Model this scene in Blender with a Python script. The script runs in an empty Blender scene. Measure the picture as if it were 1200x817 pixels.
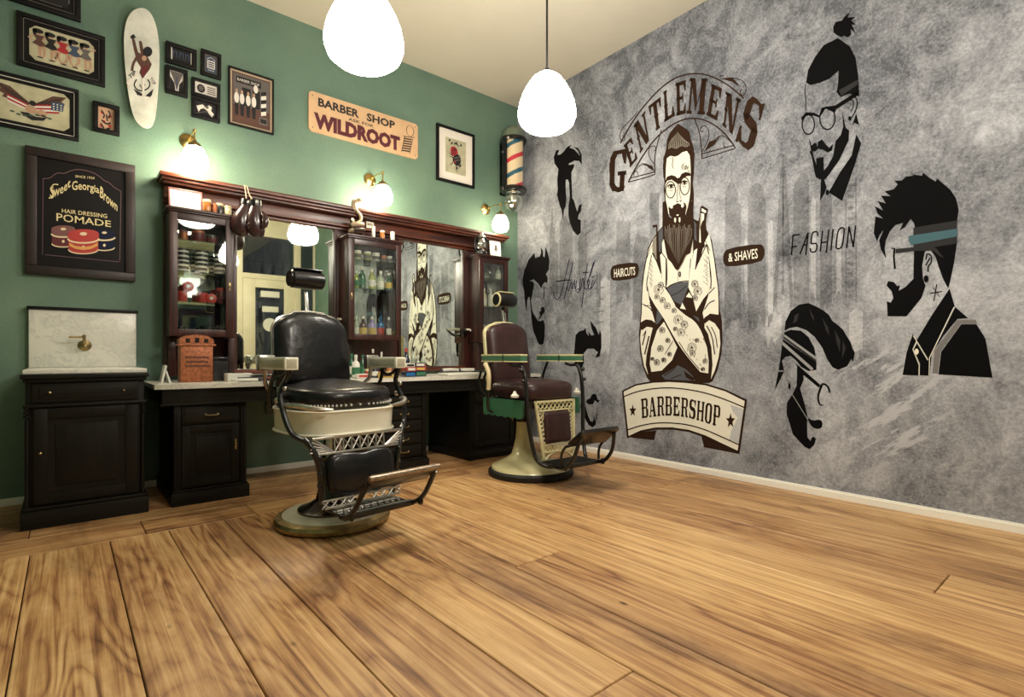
import bpy, bmesh, math, random
from mathutils import Vector, Matrix
from mathutils.geometry import tessellate_polygon
random.seed(7)
PI = math.pi
SC = bpy.context.scene
COL = SC.collection

# ------------------------------------------------------------------ survey of the room (metres)
F, CX, CY, EYE = 622., 600., 417., .97          # lens and eye height the photograph was taken with
CAM = (-4.07, -4.727)
_a = math.radians(49.88)
V = (math.cos(_a), math.sin(_a)); R = (math.sin(_a), -math.cos(_a))
CEIL = 3.885
BACK = -6.36
LEFT = -5.3
KW = .018                                        # the mural wall is a touch out of square
def ray(u, v):
    s = (u-CX)/F
    return (V[0]+R[0]*s, V[1]+R[1]*s, -(v-CY)/F)
def on_green(u, v, y=0.):
    d = ray(u, v); k = (y-CAM[1])/d[1]
    return Vector((CAM[0]+k*d[0], y, EYE+k*d[2]))
def on_mural(u, v, off=0.):
    d = ray(u, v)                                # plane x = KW*y
    k = (KW*CAM[1]-CAM[0])/(d[0]-KW*d[1])
    return Vector((CAM[0]+k*d[0]-off, CAM[1]+k*d[1], EYE+k*d[2]))

# ------------------------------------------------------------------ materials
MATS = {}
def new_mat(name):
    m = bpy.data.materials.new(name); m.use_nodes = True
    nt = m.node_tree; b = nt.nodes['Principled BSDF']
    MATS[name] = m
    return m, nt, b
def N(nt, kind, **kw):
    n = nt.nodes.new(kind)
    for k, v in kw.items():
        if k in n.inputs: n.inputs[k].default_value = v
        else: setattr(n, k, v)
    return n
def ramp(nt, fac, stops):
    r = nt.nodes.new('ShaderNodeValToRGB'); e = r.color_ramp.elements
    while len(e) < len(stops): e.new(.5)
    for i, (p, c) in enumerate(stops):
        e[i].position = p; e[i].color = tuple(c)+(1,) if len(c) == 3 else c
    nt.links.new(fac, r.inputs[0]); return r
def srgb(r, g, b):
    f = lambda c: (c/255/12.92) if c/255 <= .04045 else ((c/255+.055)/1.055)**2.4
    return (f(r), f(g), f(b))
def mat(name, col, rough=.5, metal=0., spec=.5, noise=0., nscale=20., bump=0., bscale=60., coat=0., emit=None, es=0.):
    m, nt, b = new_mat(name)
    b.inputs['Base Color'].default_value = (*col, 1)
    b.inputs['Roughness'].default_value = rough
    b.inputs['Metallic'].default_value = metal
    b.inputs['Specular IOR Level'].default_value = spec
    if coat: b.inputs['Coat Weight'].default_value = coat; b.inputs['Coat Roughness'].default_value = .12
    if emit: b.inputs['Emission Color'].default_value = (*emit, 1); b.inputs['Emission Strength'].default_value = es
    tc = nt.nodes.new('ShaderNodeTexCoord')
    if noise:
        n = N(nt, 'ShaderNodeTexNoise', Scale=nscale, Detail=5., Roughness=.6)
        nt.links.new(tc.outputs['Object'], n.inputs['Vector'])
        d = [max(0, c*(1-noise)) for c in col]; h = [min(1, c*(1+noise)) for c in col]
        r = ramp(nt, n.outputs['Fac'], [(.3, d), (.7, h)])
        nt.links.new(r.outputs[0], b.inputs['Base Color'])
    if bump:
        n2 = N(nt, 'ShaderNodeTexNoise', Scale=bscale, Detail=4.)
        nt.links.new(tc.outputs['Object'], n2.inputs['Vector'])
        bp = N(nt, 'ShaderNodeBump', Strength=bump, Distance=.004)
        nt.links.new(n2.outputs['Fac'], bp.inputs['Height']); nt.links.new(bp.outputs[0], b.inputs['Normal'])
    return m
def wood(name, dark, light, rough=.35, axis='Z', scale=18., coat=.3, spec=.5):
    m, nt, b = new_mat(name)
    b.inputs['Specular IOR Level'].default_value = spec
    tc = nt.nodes.new('ShaderNodeTexCoord'); mp = nt.nodes.new('ShaderNodeMapping')
    s = {'X': (.08, 1, 1), 'Y': (1, .08, 1), 'Z': (1, 1, .08)}[axis]
    mp.inputs['Scale'].default_value = s
    nt.links.new(tc.outputs['Object'], mp.inputs[0])
    n = N(nt, 'ShaderNodeTexNoise', Scale=scale, Detail=7., Roughness=.65, Distortion=.6)
    nt.links.new(mp.outputs[0], n.inputs['Vector'])
    n3 = N(nt, 'ShaderNodeTexNoise', Scale=3., Detail=4.)
    nt.links.new(tc.outputs['Object'], n3.inputs['Vector'])
    mx = N(nt, 'ShaderNodeMath', operation='MULTIPLY_ADD'); mx.inputs[1].default_value = .35
    nt.links.new(n3.outputs['Fac'], mx.inputs[0]); nt.links.new(n.outputs['Fac'], mx.inputs[2])
    r = ramp(nt, mx.outputs[0], [(.5, dark), (.85, light)])
    nt.links.new(r.outputs[0], b.inputs['Base Color'])
    b.inputs['Roughness'].default_value = rough
    b.inputs['Coat Weight'].default_value = coat; b.inputs['Coat Roughness'].default_value = .2
    bp = N(nt, 'ShaderNodeBump', Strength=.25, Distance=.002)
    nt.links.new(n.outputs['Fac'], bp.inputs['Height']); nt.links.new(bp.outputs[0], b.inputs['Normal'])
    return m
def glass(name, tint=(1, 1, 1), gloss=.08, rough=.02):
    """thin pane: light passes, a little mirrors"""
    m = bpy.data.materials.new(name); m.use_nodes = True; nt = m.node_tree; MATS[name] = m
    for n in list(nt.nodes):
        if n.type == 'BSDF_PRINCIPLED': nt.nodes.remove(n)
    out = nt.nodes['Material Output']
    t = nt.nodes.new('ShaderNodeBsdfTransparent'); t.inputs[0].default_value = (*tint, 1)
    g = nt.nodes.new('ShaderNodeBsdfGlossy'); g.inputs['Roughness'].default_value = rough
    lw = N(nt, 'ShaderNodeLayerWeight', Blend=.35)
    mm = N(nt, 'ShaderNodeMath', operation='MULTIPLY_ADD'); mm.inputs[1].default_value = .5; mm.inputs[2].default_value = gloss
    nt.links.new(lw.outputs['Facing'], mm.inputs[0])
    mx = nt.nodes.new('ShaderNodeMixShader')
    nt.links.new(mm.outputs[0], mx.inputs[0]); nt.links.new(t.outputs[0], mx.inputs[1]); nt.links.new(g.outputs[0], mx.inputs[2])
    nt.links.new(mx.outputs[0], out.inputs[0])
    return m

def green_wall_mat():
    m, nt, b = new_mat('green_plaster')
    tc = nt.nodes.new('ShaderNodeTexCoord')
    n = N(nt, 'ShaderNodeTexNoise', Scale=1.3, Detail=5., Roughness=.6); nt.links.new(tc.outputs['Object'], n.inputs['Vector'])
    n2 = N(nt, 'ShaderNodeTexNoise', Scale=95., Detail=3.); nt.links.new(tc.outputs['Object'], n2.inputs['Vector'])
    ad = N(nt, 'ShaderNodeMath', operation='MULTIPLY_ADD'); ad.inputs[1].default_value = .5
    nt.links.new(n2.outputs['Fac'], ad.inputs[0]); nt.links.new(n.outputs['Fac'], ad.inputs[2])
    r = ramp(nt, ad.outputs[0], [(.5, srgb(80, 110, 99)), (1., srgb(112, 138, 118))])
    nt.links.new(r.outputs[0], b.inputs['Base Color'])
    b.inputs['Roughness'].default_value = .62
    bp = N(nt, 'ShaderNodeBump', Strength=.25, Distance=.003)
    nt.links.new(n2.outputs['Fac'], bp.inputs['Height']); nt.links.new(bp.outputs[0], b.inputs['Normal'])
    return m
def concrete_mat(name, k=1., lift=0.):
    """grey clouded plaster print; k darkens or lightens the ink"""
    m, nt, b = new_mat(name)
    tc = nt.nodes.new('ShaderNodeTexCoord')
    mp = nt.nodes.new('ShaderNodeMapping'); mp.inputs['Scale'].default_value = (1, 1, 1)
    nt.links.new(tc.outputs['Object'], mp.inputs[0])
    a = N(nt, 'ShaderNodeTexNoise', Scale=.75, Detail=9., Roughness=.68, Distortion=.5); nt.links.new(mp.outputs[0], a.inputs['Vector'])
    c = N(nt, 'ShaderNodeTexNoise', Scale=4.2, Detail=10., Roughness=.75, Distortion=1.2); nt.links.new(mp.outputs[0], c.inputs['Vector'])
    d = N(nt, 'ShaderNodeTexNoise', Scale=60., Detail=4., Roughness=.7); nt.links.new(mp.outputs[0], d.inputs['Vector'])
    # slanting scraped patches of the print
    mp2 = nt.nodes.new('ShaderNodeMapping'); mp2.inputs['Scale'].default_value = (1, 1.1, 5.)
    mpr = nt.nodes.new('ShaderNodeMapping'); mpr.inputs['Rotation'].default_value = (math.radians(38), 0, 0)
    nt.links.new(tc.outputs['Object'], mpr.inputs[0]); nt.links.new(mpr.outputs[0], mp2.inputs[0])
    e = N(nt, 'ShaderNodeTexNoise', Scale=2.4, Detail=10., Roughness=.72); nt.links.new(mp2.outputs[0], e.inputs['Vector'])
    er = ramp(nt, e.outputs['Fac'], [(.52, (0, 0, 0)), (.56, (1, 1, 1))])
    s1 = N(nt, 'ShaderNodeMath', operation='MULTIPLY_ADD'); s1.inputs[1].default_value = .62; nt.links.new(c.outputs['Fac'], s1.inputs[0]); nt.links.new(a.outputs['Fac'], s1.inputs[2])
    s2 = N(nt, 'ShaderNodeMath', operation='MULTIPLY_ADD'); s2.inputs[1].default_value = .45; nt.links.new(d.outputs['Fac'], s2.inputs[0]); nt.links.new(s1.outputs[0], s2.inputs[2])
    g = lambda x: tuple(min(1, (y*k+lift)) for y in srgb(x-3, x, x+8))
    r = ramp(nt, s2.outputs[0], [(.84, g(92)), (1.06, g(156)), (1.3, g(208))])
    r.color_ramp.elements[2].position = 1.
    # values run 0.8..1.3: bring them into the ramp
    mr = N(nt, 'ShaderNodeMapRange'); mr.inputs['From Min'].default_value = .78; mr.inputs['From Max'].default_value = 1.38
    nt.links.new(s2.outputs[0], mr.inputs['Value']); nt.links.new(mr.outputs[0], r.inputs[0])
    r.color_ramp.elements[0].position = .15; r.color_ramp.elements[1].position = .5; r.color_ramp.elements[2].position = .9
    # scrape mask only low on the wall towards the far right of the print
    sx = nt.nodes.new('ShaderNodeSeparateXYZ'); nt.links.new(tc.outputs['Object'], sx.inputs[0])
    dy = N(nt, 'ShaderNodeMapRange', interpolation_type='SMOOTHSTEP'); dy.inputs['From Min'].default_value = -3.3; dy.inputs['From Max'].default_value = -3.5
    nt.links.new(sx.outputs['Y'], dy.inputs['Value'])
    dz = N(nt, 'ShaderNodeMapRange', interpolation_type='SMOOTHSTEP'); dz.inputs['From Min'].default_value = 1.2; dz.inputs['From Max'].default_value = .92
    nt.links.new(sx.outputs['Z'], dz.inputs['Value'])
    dy2 = N(nt, 'ShaderNodeMapRange', interpolation_type='SMOOTHSTEP'); dy2.inputs['From Min'].default_value = -4.15; dy2.inputs['From Max'].default_value = -3.8
    nt.links.new(sx.outputs['Y'], dy2.inputs['Value'])
    dz2 = N(nt, 'ShaderNodeMapRange', interpolation_type='SMOOTHSTEP'); dz2.inputs['From Min'].default_value = .12; dz2.inputs['From Max'].default_value = .4
    nt.links.new(sx.outputs['Z'], dz2.inputs['Value'])
    last = er.outputs[0]
    for q in (dy, dz, dy2, dz2):
        mu = N(nt, 'ShaderNodeMath', operation='MULTIPLY'); nt.links.new(last, mu.inputs[0]); nt.links.new(q.outputs[0], mu.inputs[1]); last = mu.outputs[0]
    mx = nt.nodes.new('ShaderNodeMixRGB'); mx.inputs[2].default_value = (*g(196), 1)
    m8 = N(nt, 'ShaderNodeMath', operation='MULTIPLY'); m8.inputs[1].default_value = .8; nt.links.new(last, m8.inputs[0])
    nt.links.new(m8.outputs[0], mx.inputs[0]); nt.links.new(r.outputs[0], mx.inputs[1])
    nt.links.new(mx.outputs[0], b.inputs['Base Color'])
    b.inputs['Roughness'].default_value = .85; b.inputs['Specular IOR Level'].default_value = .2
    return m
def floor_mat():
    m, nt, b = new_mat('pine_planks')
    uv = nt.nodes.new('ShaderNodeUVMap'); uv.uv_map = 'UVMap'
    tc = nt.nodes.new('ShaderNodeTexCoord')
    mp = nt.nodes.new('ShaderNodeMapping'); mp.inputs['Scale'].default_value = (.2, 8., 1); nt.links.new(uv.outputs[0], mp.inputs[0])
    fine = N(nt, 'ShaderNodeTexNoise', Scale=5., Detail=7., Roughness=.62, Distortion=.5); nt.links.new(mp.outputs[0], fine.inputs['Vector'])
    mp2 = nt.nodes.new('ShaderNodeMapping'); mp2.inputs['Scale'].default_value = (.45, 2.7, 1); nt.links.new(uv.outputs[0], mp2.inputs[0])
    cn = N(nt, 'ShaderNodeTexNoise', Scale=1.5, Detail=2.5, Roughness=.45, Distortion=.25); nt.links.new(mp2.outputs[0], cn.inputs['Vector'])
    cm = N(nt, 'ShaderNodeMath', operation='MULTIPLY'); cm.inputs[1].default_value = 26.; nt.links.new(cn.outputs['Fac'], cm.inputs[0])
    cs = N(nt, 'ShaderNodeMath', operation='PINGPONG'); cs.inputs[1].default_value = 1.; nt.links.new(cm.outputs[0], cs.inputs[0])
    cp = N(nt, 'ShaderNodeMath', operation='POWER'); cp.inputs[1].default_value = .6; nt.links.new(cs.outputs[0], cp.inputs[0])
    # grain shows strongly only in places
    gm = N(nt, 'ShaderNodeTexNoise', Scale=1.1, Detail=2.); nt.links.new(mp2.outputs[0], gm.inputs['Vector'])
    gr = ramp(nt, gm.outputs['Fac'], [(.40, (.04, .04, .04)), (.66, (.26, .26, .26))])
    cath = N(nt, 'ShaderNodeMath', operation='MULTIPLY')
    inv = N(nt, 'ShaderNodeMath', operation='SUBTRACT'); inv.inputs[1].default_value = 1.; nt.links.new(cp.outputs[0], inv.inputs[0])
    nt.links.new(inv.outputs[0], cath.inputs[0]); nt.links.new(gr.outputs[0], cath.inputs[1])
    mp3 = nt.nodes.new('ShaderNodeMapping'); mp3.inputs['Scale'].default_value = (1.6, 3.2, 1); nt.links.new(uv.outputs[0], mp3.inputs[0])
    kn = N(nt, 'ShaderNodeTexVoronoi', Scale=1.35); nt.links.new(mp3.outputs[0], kn.inputs['Vector'])
    knr = ramp(nt, kn.outputs['Distance'], [(.02, (.12, .12, .12)), (.062, (1, 1, 1))])
    st = N(nt, 'ShaderNodeTexNoise', Scale=1.5, Detail=9., Roughness=.68, Distortion=.5); mp4 = nt.nodes.new('ShaderNodeMapping'); mp4.inputs['Scale'].default_value = (1.25, .5, 1); nt.links.new(tc.outputs['Object'], mp4.inputs[0]); nt.links.new(mp4.outputs[0], st.inputs['Vector'])
    sr = ramp(nt, st.outputs['Fac'], [(.36, (.30, .23, .25)), (.47, (.78, .72, .68)), (.58, (1, 1, 1))])
    geo = nt.nodes.new('ShaderNodeNewGeometry')
    tone = ramp(nt, geo.outputs['Random Per Island'], [(0, (.74, .68, .66)), (1, (1.0, 1.0, .96))])
    ad = N(nt, 'ShaderNodeMath', operation='MULTIPLY_ADD'); ad.inputs[1].default_value = 1.; nt.links.new(cath.outputs[0], ad.inputs[0]); nt.links.new(fine.outputs['Fac'], ad.inputs[2])
    col = ramp(nt, ad.outputs[0], [(.18, srgb(112, 74, 50)), (.33, srgb(170, 124, 82)), (.46, srgb(212, 170, 116)), (.64, srgb(238, 203, 150))])
    last = col.outputs[0]
    for q in (knr, sr, tone):
        mu = nt.nodes.new('ShaderNodeMixRGB'); mu.blend_type = 'MULTIPLY'; mu.inputs[0].default_value = 1 if q is not sr else .8
        nt.links.new(last, mu.inputs[1]); nt.links.new(q.outputs[0], mu.inputs[2]); last = mu.outputs[0]
    nt.links.new(last, b.inputs['Base Color'])
    rr = ramp(nt, st.outputs['Fac'], [(.3, (.5, .5, .5)), (.7, (.3, .3, .3))])
    nt.links.new(rr.outputs[0], b.inputs['Roughness'])
    bp = N(nt, 'ShaderNodeBump', Strength=.3, Distance=.003)
    nt.links.new(ad.outputs[0], bp.inputs['Height']); nt.links.new(bp.outputs[0], b.inputs['Normal'])
    return m
def marble_mat():
    m, nt, b = new_mat('marble')
    tc = nt.nodes.new('ShaderNodeTexCoord')
    n = N(nt, 'ShaderNodeTexNoise', Scale=4., Detail=9., Roughness=.7, Distortion=2.2); nt.links.new(tc.outputs['Object'], n.inputs['Vector'])
    r = ramp(nt, n.outputs['Fac'], [(.34, srgb(206, 208, 200)), (.46, srgb(224, 223, 212)), (.5, srgb(204, 205, 198)), (.54, srgb(228, 226, 215))])
    nt.links.new(r.outputs[0], b.inputs['Base Color']); b.inputs['Roughness'].default_value = .25
    return m

green_wall_mat(); concrete_mat('concrete_print'); concrete_mat('skyline_ink', .68); concrete_mat('pale_ink', 1.05, .13); floor_mat(); marble_mat()
mat('ceiling_paint', srgb(198, 192, 176), .85, noise=.04, nscale=2., bump=.1, bscale=80)
mat('white_paint', srgb(247, 246, 238), .45)
mat('cream_paint', srgb(214, 204, 172), .5, noise=.06, nscale=5)
mat0 = mat
def mat(*p, **k):
    k.setdefault('spec', .08); return mat0(*p, **k)
mat('ink', srgb(14, 13, 15), .75); mat('ink_black', srgb(9, 9, 11), .75); mat('ink_sheen', srgb(34, 32, 36), .75)
mat('brown_ink', srgb(48, 32, 22), .75); mat('cream_ink', srgb(232, 230, 216), .75); mat('grey_ink', srgb(86, 88, 94), .75)
mat('mid_grey_ink', srgb(120, 118, 118), .75); mat('taupe_ink', srgb(140, 134, 124), .75); mat('pale_grey_ink', srgb(192, 194, 198), .75)
mat('navy_ink', srgb(26, 22, 52), .75); mat('teal_ink', srgb(72, 104, 114), .75); mat('charcoal_ink', srgb(48, 48, 50), .75)
mat('shadow_grey_ink', srgb(150, 152, 156), .75)
mat = mat0
mat('gap_dark', (.008, .005, .004), .9)
wood('mahogany', srgb(25, 12, 12), srgb(72, 34, 27), .38, 'Z', coat=.12); wood('mahogany_h', srgb(38, 18, 15), srgb(118, 62, 42), .36, 'X', coat=.12)
wood('ebony', srgb(8, 8, 8), srgb(24, 21, 17), .45, 'Z', 30, .0, .25); wood('ebony_h', srgb(9, 9, 9), srgb(28, 25, 20), .45, 'X', 30, .0, .25)
wood('walnut_frame', srgb(14, 8, 9), srgb(38, 21, 21), .5, 'Z', 24, .05)
mat('black_frame', srgb(9, 8, 11), .5, spec=.25); mat('black_iron', srgb(9, 9, 10), .3, .0, coat=.25)
mat('black_enamel', srgb(10, 10, 12), .22, coat=.6)
mat('black_leather', srgb(9, 8, 13), .3, spec=.4, bump=.5, bscale=28, coat=.12, noise=.25, nscale=9)
mat('brown_leather', srgb(50, 27, 28), .36, spec=.4, bump=.5, bscale=30, coat=.1, noise=.35, nscale=10)
mat('glove_leather', srgb(50, 26, 28), .28, bump=.3, bscale=30, coat=.4)
mat('chrome', (.62, .62, .6), .18, 1.); mat('nickel', (.5, .48, .44), .3, 1., noise=.25, nscale=30)
mat('tread_metal', (.34, .27, .20), .35, 1., noise=.4, nscale=60); mat('brass', (.62, .42, .16), .25, 1.); mat('old_brass', (.36, .27, .13), .4, 1., noise=.35, nscale=25)
mat('porcelain', srgb(232, 230, 212), .22, coat=.5, noise=.04, nscale=8); mat('porcelain_shade', srgb(176, 172, 152), .35, noise=.1, nscale=60)
mat('cream_enamel', srgb(206, 198, 152), .28, coat=.4, noise=.08, nscale=6); mat('green_enamel', srgb(62, 112, 84), .28, coat=.4, noise=.12, nscale=8)
mat('rubber', srgb(12, 12, 13), .6)
mat('lamp_glass', (.9, .88, .82), .4, emit=(1., .92, .80), es=30.); mat('lamp_glass_bright', (.9, .88, .82), .4, emit=(1., .92, .80), es=80.); mat('stud', (.85, .85, .8), .3, .6)
mat('sconce_glass', (.9, .88, .82), .4, emit=(1., .85, .60), es=88.); mat('sconce_glass_dim', (.9, .88, .82), .4, emit=(1., .85, .60), es=36.)
mat('paper', srgb(222, 218, 200), .8, noise=.04, nscale=6); mat('aged_paper', srgb(178, 174, 146), .8, noise=.25, nscale=9)
mat('sepia', srgb(180, 160, 134), .7, noise=.1, nscale=9); mat('mount_board', srgb(228, 222, 212), .8)
mat('art_black', srgb(24, 22, 26), .8); mat('art_brown', srgb(84, 56, 48), .8); mat('art_red', srgb(158, 38, 46), .8); mat('art_grey', srgb(96, 90, 88), .8)
mat('art_blue', srgb(58, 72, 96), .8); mat('art_skin', srgb(176, 142, 118), .8); mat('art_green', srgb(64, 84, 70), .8); mat('art_white', srgb(214, 210, 204), .8)
mat('deck_white', srgb(206, 208, 200), .4, noise=.22, nscale=7); mat('deck_edge', srgb(34, 32, 34), .6)
mat('sign_cream', srgb(206, 170, 132), .45, noise=.1, nscale=7); mat('sign_maroon', srgb(80, 14, 34), .5); mat('sign_black', srgb(26, 22, 26), .5)
mat('board_black', srgb(14, 11, 14), .5, spec=.2, noise=.1, nscale=12); mat('gold_leaf', srgb(222, 206, 156), .45); mat('pinstripe', srgb(112, 82, 88), .5)
mat('tin_red', srgb(176, 52, 48), .4); mat('tin_dark_red', srgb(92, 30, 34), .4); mat('tin_gold', srgb(216, 158, 84), .4); mat('tin_lid', srgb(120, 76, 76), .4); mat('cream_line', srgb(226, 206, 170), .45)
mat('pole_cream', srgb(226, 206, 168), .3, coat=.5); mat('pole_red', srgb(196, 40, 62), .3, coat=.5); mat('pole_blue', srgb(34, 92, 112), .3, coat=.5)
mat('pole_cap', srgb(104, 116, 98), .3, coat=.5); mat('black_gloss', srgb(14, 13, 16), .25, coat=.4)
mat('copper', srgb(160, 96, 62), .42, .4, noise=.45, nscale=50, bump=.4, bscale=120); mat('copper_dark', srgb(70, 34, 24), .5)
mat('jar_amber', srgb(150, 92, 40), .25, coat=.5); mat('jar_dark', srgb(28, 30, 34), .3, coat=.5, noise=.3, nscale=40); mat('jar_cream', srgb(206, 196, 160), .4)
mat('bottle_green', srgb(36, 84, 60), .15, coat=.7); mat('bottle_olive', srgb(150, 160, 70), .15, coat=.7); mat('bottle_pale', srgb(176, 186, 170), .15, coat=.7)
mat('bottle_blue', srgb(40, 104, 160), .15, coat=.7); mat('bottle_violet', srgb(166, 150, 214), .15, coat=.7); mat('bottle_brown', srgb(70, 40, 26), .15, coat=.7)
mat('bottle_navy', srgb(20, 30, 56), .15, coat=.7); mat('label_white', srgb(220, 218, 208), .6); mat('label_red', srgb(176, 70, 62), .6); mat('label_yellow', srgb(206, 176, 80), .6); mat('label_green', srgb(52, 110, 78), .6)
mat('plastic_white', srgb(222, 222, 214), .4); mat('cloth_white', srgb(214, 212, 202), .9); mat('cloth_grey', srgb(70, 70, 74), .9)
mat('cobra_dark', srgb(50, 42, 36), .4); mat('cobra_pale', srgb(168, 150, 124), .5)
mat('bone', srgb(206, 190, 148), .35, coat=.3)
mat('lace', srgb(206, 180, 150), .8); mat('grey_plate', srgb(118, 122, 116), .6, noise=.2, nscale=40)
mat('facade', srgb(40, 46, 60), .8); mat('awning', srgb(190, 150, 120), .8)
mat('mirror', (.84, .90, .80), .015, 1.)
glass('pane', (.96, .98, .95), .05); glass('shelf_glass', (.72, .86, .80), .12); glass('globe_glass', (.8, .84, .8), .4, .08); glass('shop_glass', (.75, .8, .84), .08)

# ------------------------------------------------------------------ mesh builder
class MB:
    def __init__(s): s.v = []; s.f = []; s.m = []; s.mi = 0; s.uv = None
    def mat(s, i): s.mi = i; return s
    def add(s, vs, fs, M=None):
        o = len(s.v)
        s.v += [tuple((M @ Vector(p)) if M else p) for p in vs]
        s.f += [tuple(o+i for i in f) for f in fs]; s.m += [s.mi]*len(fs)
        return s
    def box(s, x0, x1, y0, y1, z0, z1, bev=0., M=None):
        x0, x1 = sorted((x0, x1)); y0, y1 = sorted((y0, y1)); z0, z1 = sorted((z0, z1))
        if bev <= 0:
            vs = [(x, y, z) for z in (z0, z1) for y in (y0, y1) for x in (x0, x1)]
            fs = [(0, 2, 3, 1), (4, 5, 7, 6), (0, 1, 5, 4), (2, 6, 7, 3), (0, 4, 6, 2), (1, 3, 7, 5)]
            return s.add(vs, fs, M)
        b = min(bev, (x1-x0)*.49, (y1-y0)*.49, (z1-z0)*.49)
        bm = bmesh.new(); bmesh.ops.create_cube(bm, size=1)
        for v in bm.verts: v.co = Vector(((x0+x1)/2+v.co.x*(x1-x0), (y0+y1)/2+v.co.y*(y1-y0), (z0+z1)/2+v.co.z*(z1-z0)))
        bmesh.ops.bevel(bm, geom=bm.edges[:], offset=b, segments=2, profile=.6, affect='EDGES')
        bm.verts.index_update()
        s.add([v.co[:] for v in bm.verts], [tuple(v.index for v in f.verts) for f in bm.faces], M); bm.free(); return s
    def tube(s, pts, r, n=10, caps=True, M=None, closed=False):
        pts = [Vector(p) for p in pts]; k = len(pts)
        rs = r if isinstance(r, (list, tuple)) else [r]*k
        vs = []; up = None
        for i, p in enumerate(pts):
            a = pts[(i-1) % k] if (i or closed) else p; b = pts[(i+1) % k] if (i < k-1 or closed) else p
            t = (b-a).normalized()
            if up is None:
                up = Vector((0, 0, 1)) if abs(t.z) < .9 else Vector((1, 0, 0))
            sd = t.cross(up).normalized(); up = sd.cross(t).normalized()
            for j in range(n):
                q = 2*PI*j/n; vs.append(p+(sd*math.cos(q)+up*math.sin(q))*rs[i])
        fs = []
        for i in range(k if closed else k-1):
            for j in range(n):
                a = i*n+j; b = i*n+(j+1) % n; c = ((i+1) % k)*n+(j+1) % n; d = ((i+1) % k)*n+j
                fs.append((a, b, c, d))
        if caps and not closed: fs += [tuple(range(n))[::-1], tuple(range((k-1)*n, k*n))]
        return s.add(vs, fs, M)
    def lathe(s, prof, n=32, M=None, off=None, caps=True):
        """prof: (r, z) from bottom to top; off(z) shifts the axis in y"""
        vs = []; fs = []
        for r, z in prof:
            o = off(z) if off else 0
            for j in range(n):
                q = 2*PI*j/n; vs.append((r*math.cos(q), r*math.sin(q)+o, z))
        for i in range(len(prof)-1):
            for j in range(n):
                fs.append((i*n+j, i*n+(j+1) % n, (i+1)*n+(j+1) % n, (i+1)*n+j))
        if caps and prof[0][0] > 1e-5: fs.append(tuple(range(n))[::-1])
        if caps and prof[-1][0] > 1e-5: fs.append(tuple(range((len(prof)-1)*n, len(prof)*n)))
        return s.add(vs, fs, M)
    def ball(s, c, r, n=12, M=None, sx=1, sy=1, sz=1):
        vs = []; fs = []; k = n//2
        for i in range(k+1):
            p = PI*i/k
            for j in range(n):
                q = 2*PI*j/n; vs.append((c[0]+r*sx*math.sin(p)*math.cos(q), c[1]+r*sy*math.sin(p)*math.sin(q), c[2]-r*sz*math.cos(p)))
        for i in range(k):
            for j in range(n): fs.append((i*n+j, i*n+(j+1) % n, (i+1)*n+(j+1) % n, (i+1)*n+j))
        return s.add(vs, fs, M)
    def prism(s, poly, a, b, axis='y', M=None):
        """poly of 2D points extruded along axis from a to b (y: poly is x,z; z: poly is x,y; x: poly is y,z)"""
        f = {'y': lambda p, t: (p[0], t, p[1]), 'z': lambda p, t: (p[0], p[1], t), 'x': lambda p, t: (t, p[0], p[1])}[axis]
        n = len(poly); vs = [f(p, a) for p in poly]+[f(p, b) for p in poly]
        fs = [(i, (i+1) % n, n+(i+1) % n, n+i) for i in range(n)]
        tri = tessellate_polygon([[Vector((p[0], p[1], 0)) for p in poly]])
        fs += [tuple(t) for t in tri]+[tuple(n+i for i in t)[::-1] for t in tri]
        return s.add(vs, fs, M)
    def flat(s, poly, fn, holes=()):
        """flat polygon; fn maps a 2D point onto the surface"""
        loops = [[Vector((p[0], p[1], 0)) for p in poly]]+[[Vector((p[0], p[1], 0)) for p in h] for h in holes]
        pts = [p for l in loops for p in l]
        s.add([fn(p[0], p[1]) for p in pts], [tuple(t) for t in tessellate_polygon(loops)]); return s
    def stroke(s, pts, w, fn, dash=None, w1=None):
        """a drawn line of width w on a surface"""
        k = len(pts); L = []; Rr = []
        for i, p in enumerate(pts):
            a = pts[max(0, i-1)]; b = pts[min(k-1, i+1)]
            dx, dy = b[0]-a[0], b[1]-a[1]; l = math.hypot(dx, dy) or 1
            ww = w if w1 is None else w+(w1-w)*i/(k-1)
            nx, ny = -dy/l*ww/2, dx/l*ww/2
            L.append((p[0]+nx, p[1]+ny)); Rr.append((p[0]-nx, p[1]-ny))
        s.add([fn(*p) for p in L+Rr], [(i, i+1, k+i+1, k+i) for i in range(k-1)]); return s
    def build(s, name, mats, parent=None, smooth=True, angle=38):
        me = bpy.data.meshes.new(name); me.from_pydata(s.v, [], s.f)
        if isinstance(mats, str): mats = [mats]
        for q in mats: me.materials.append(MATS[q])
        me.polygons.foreach_set('material_index', s.m)
        bm = bmesh.new(); bm.from_mesh(me)
        bmesh.ops.remove_doubles(bm, verts=bm.verts, dist=1e-6)
        if s.uv is None: bmesh.ops.recalc_face_normals(bm, faces=bm.faces)
        bm.to_mesh(me); bm.free()
        if smooth:
            me.polygons.foreach_set('use_smooth', [True]*len(me.polygons)); me.set_sharp_from_angle(angle=math.radians(angle))
        o = bpy.data.objects.new(name, me); COL.objects.link(o); o.parent = parent
        return o
def tag(o, label, cat, group=None):
    o['label'] = label; o['category'] = cat
    if group: o['group'] = group
    return o
def empty(name, loc, label, cat, group=None, rz=0., rx=0., ry=0.):
    o = bpy.data.objects.new(name, None); COL.objects.link(o); o.empty_display_size = .1
    o.location = loc; o.rotation_euler = (rx, ry, rz)
    return tag(o, label, cat, group)
def struct(o): o['kind'] = 'structure'; return o
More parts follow.
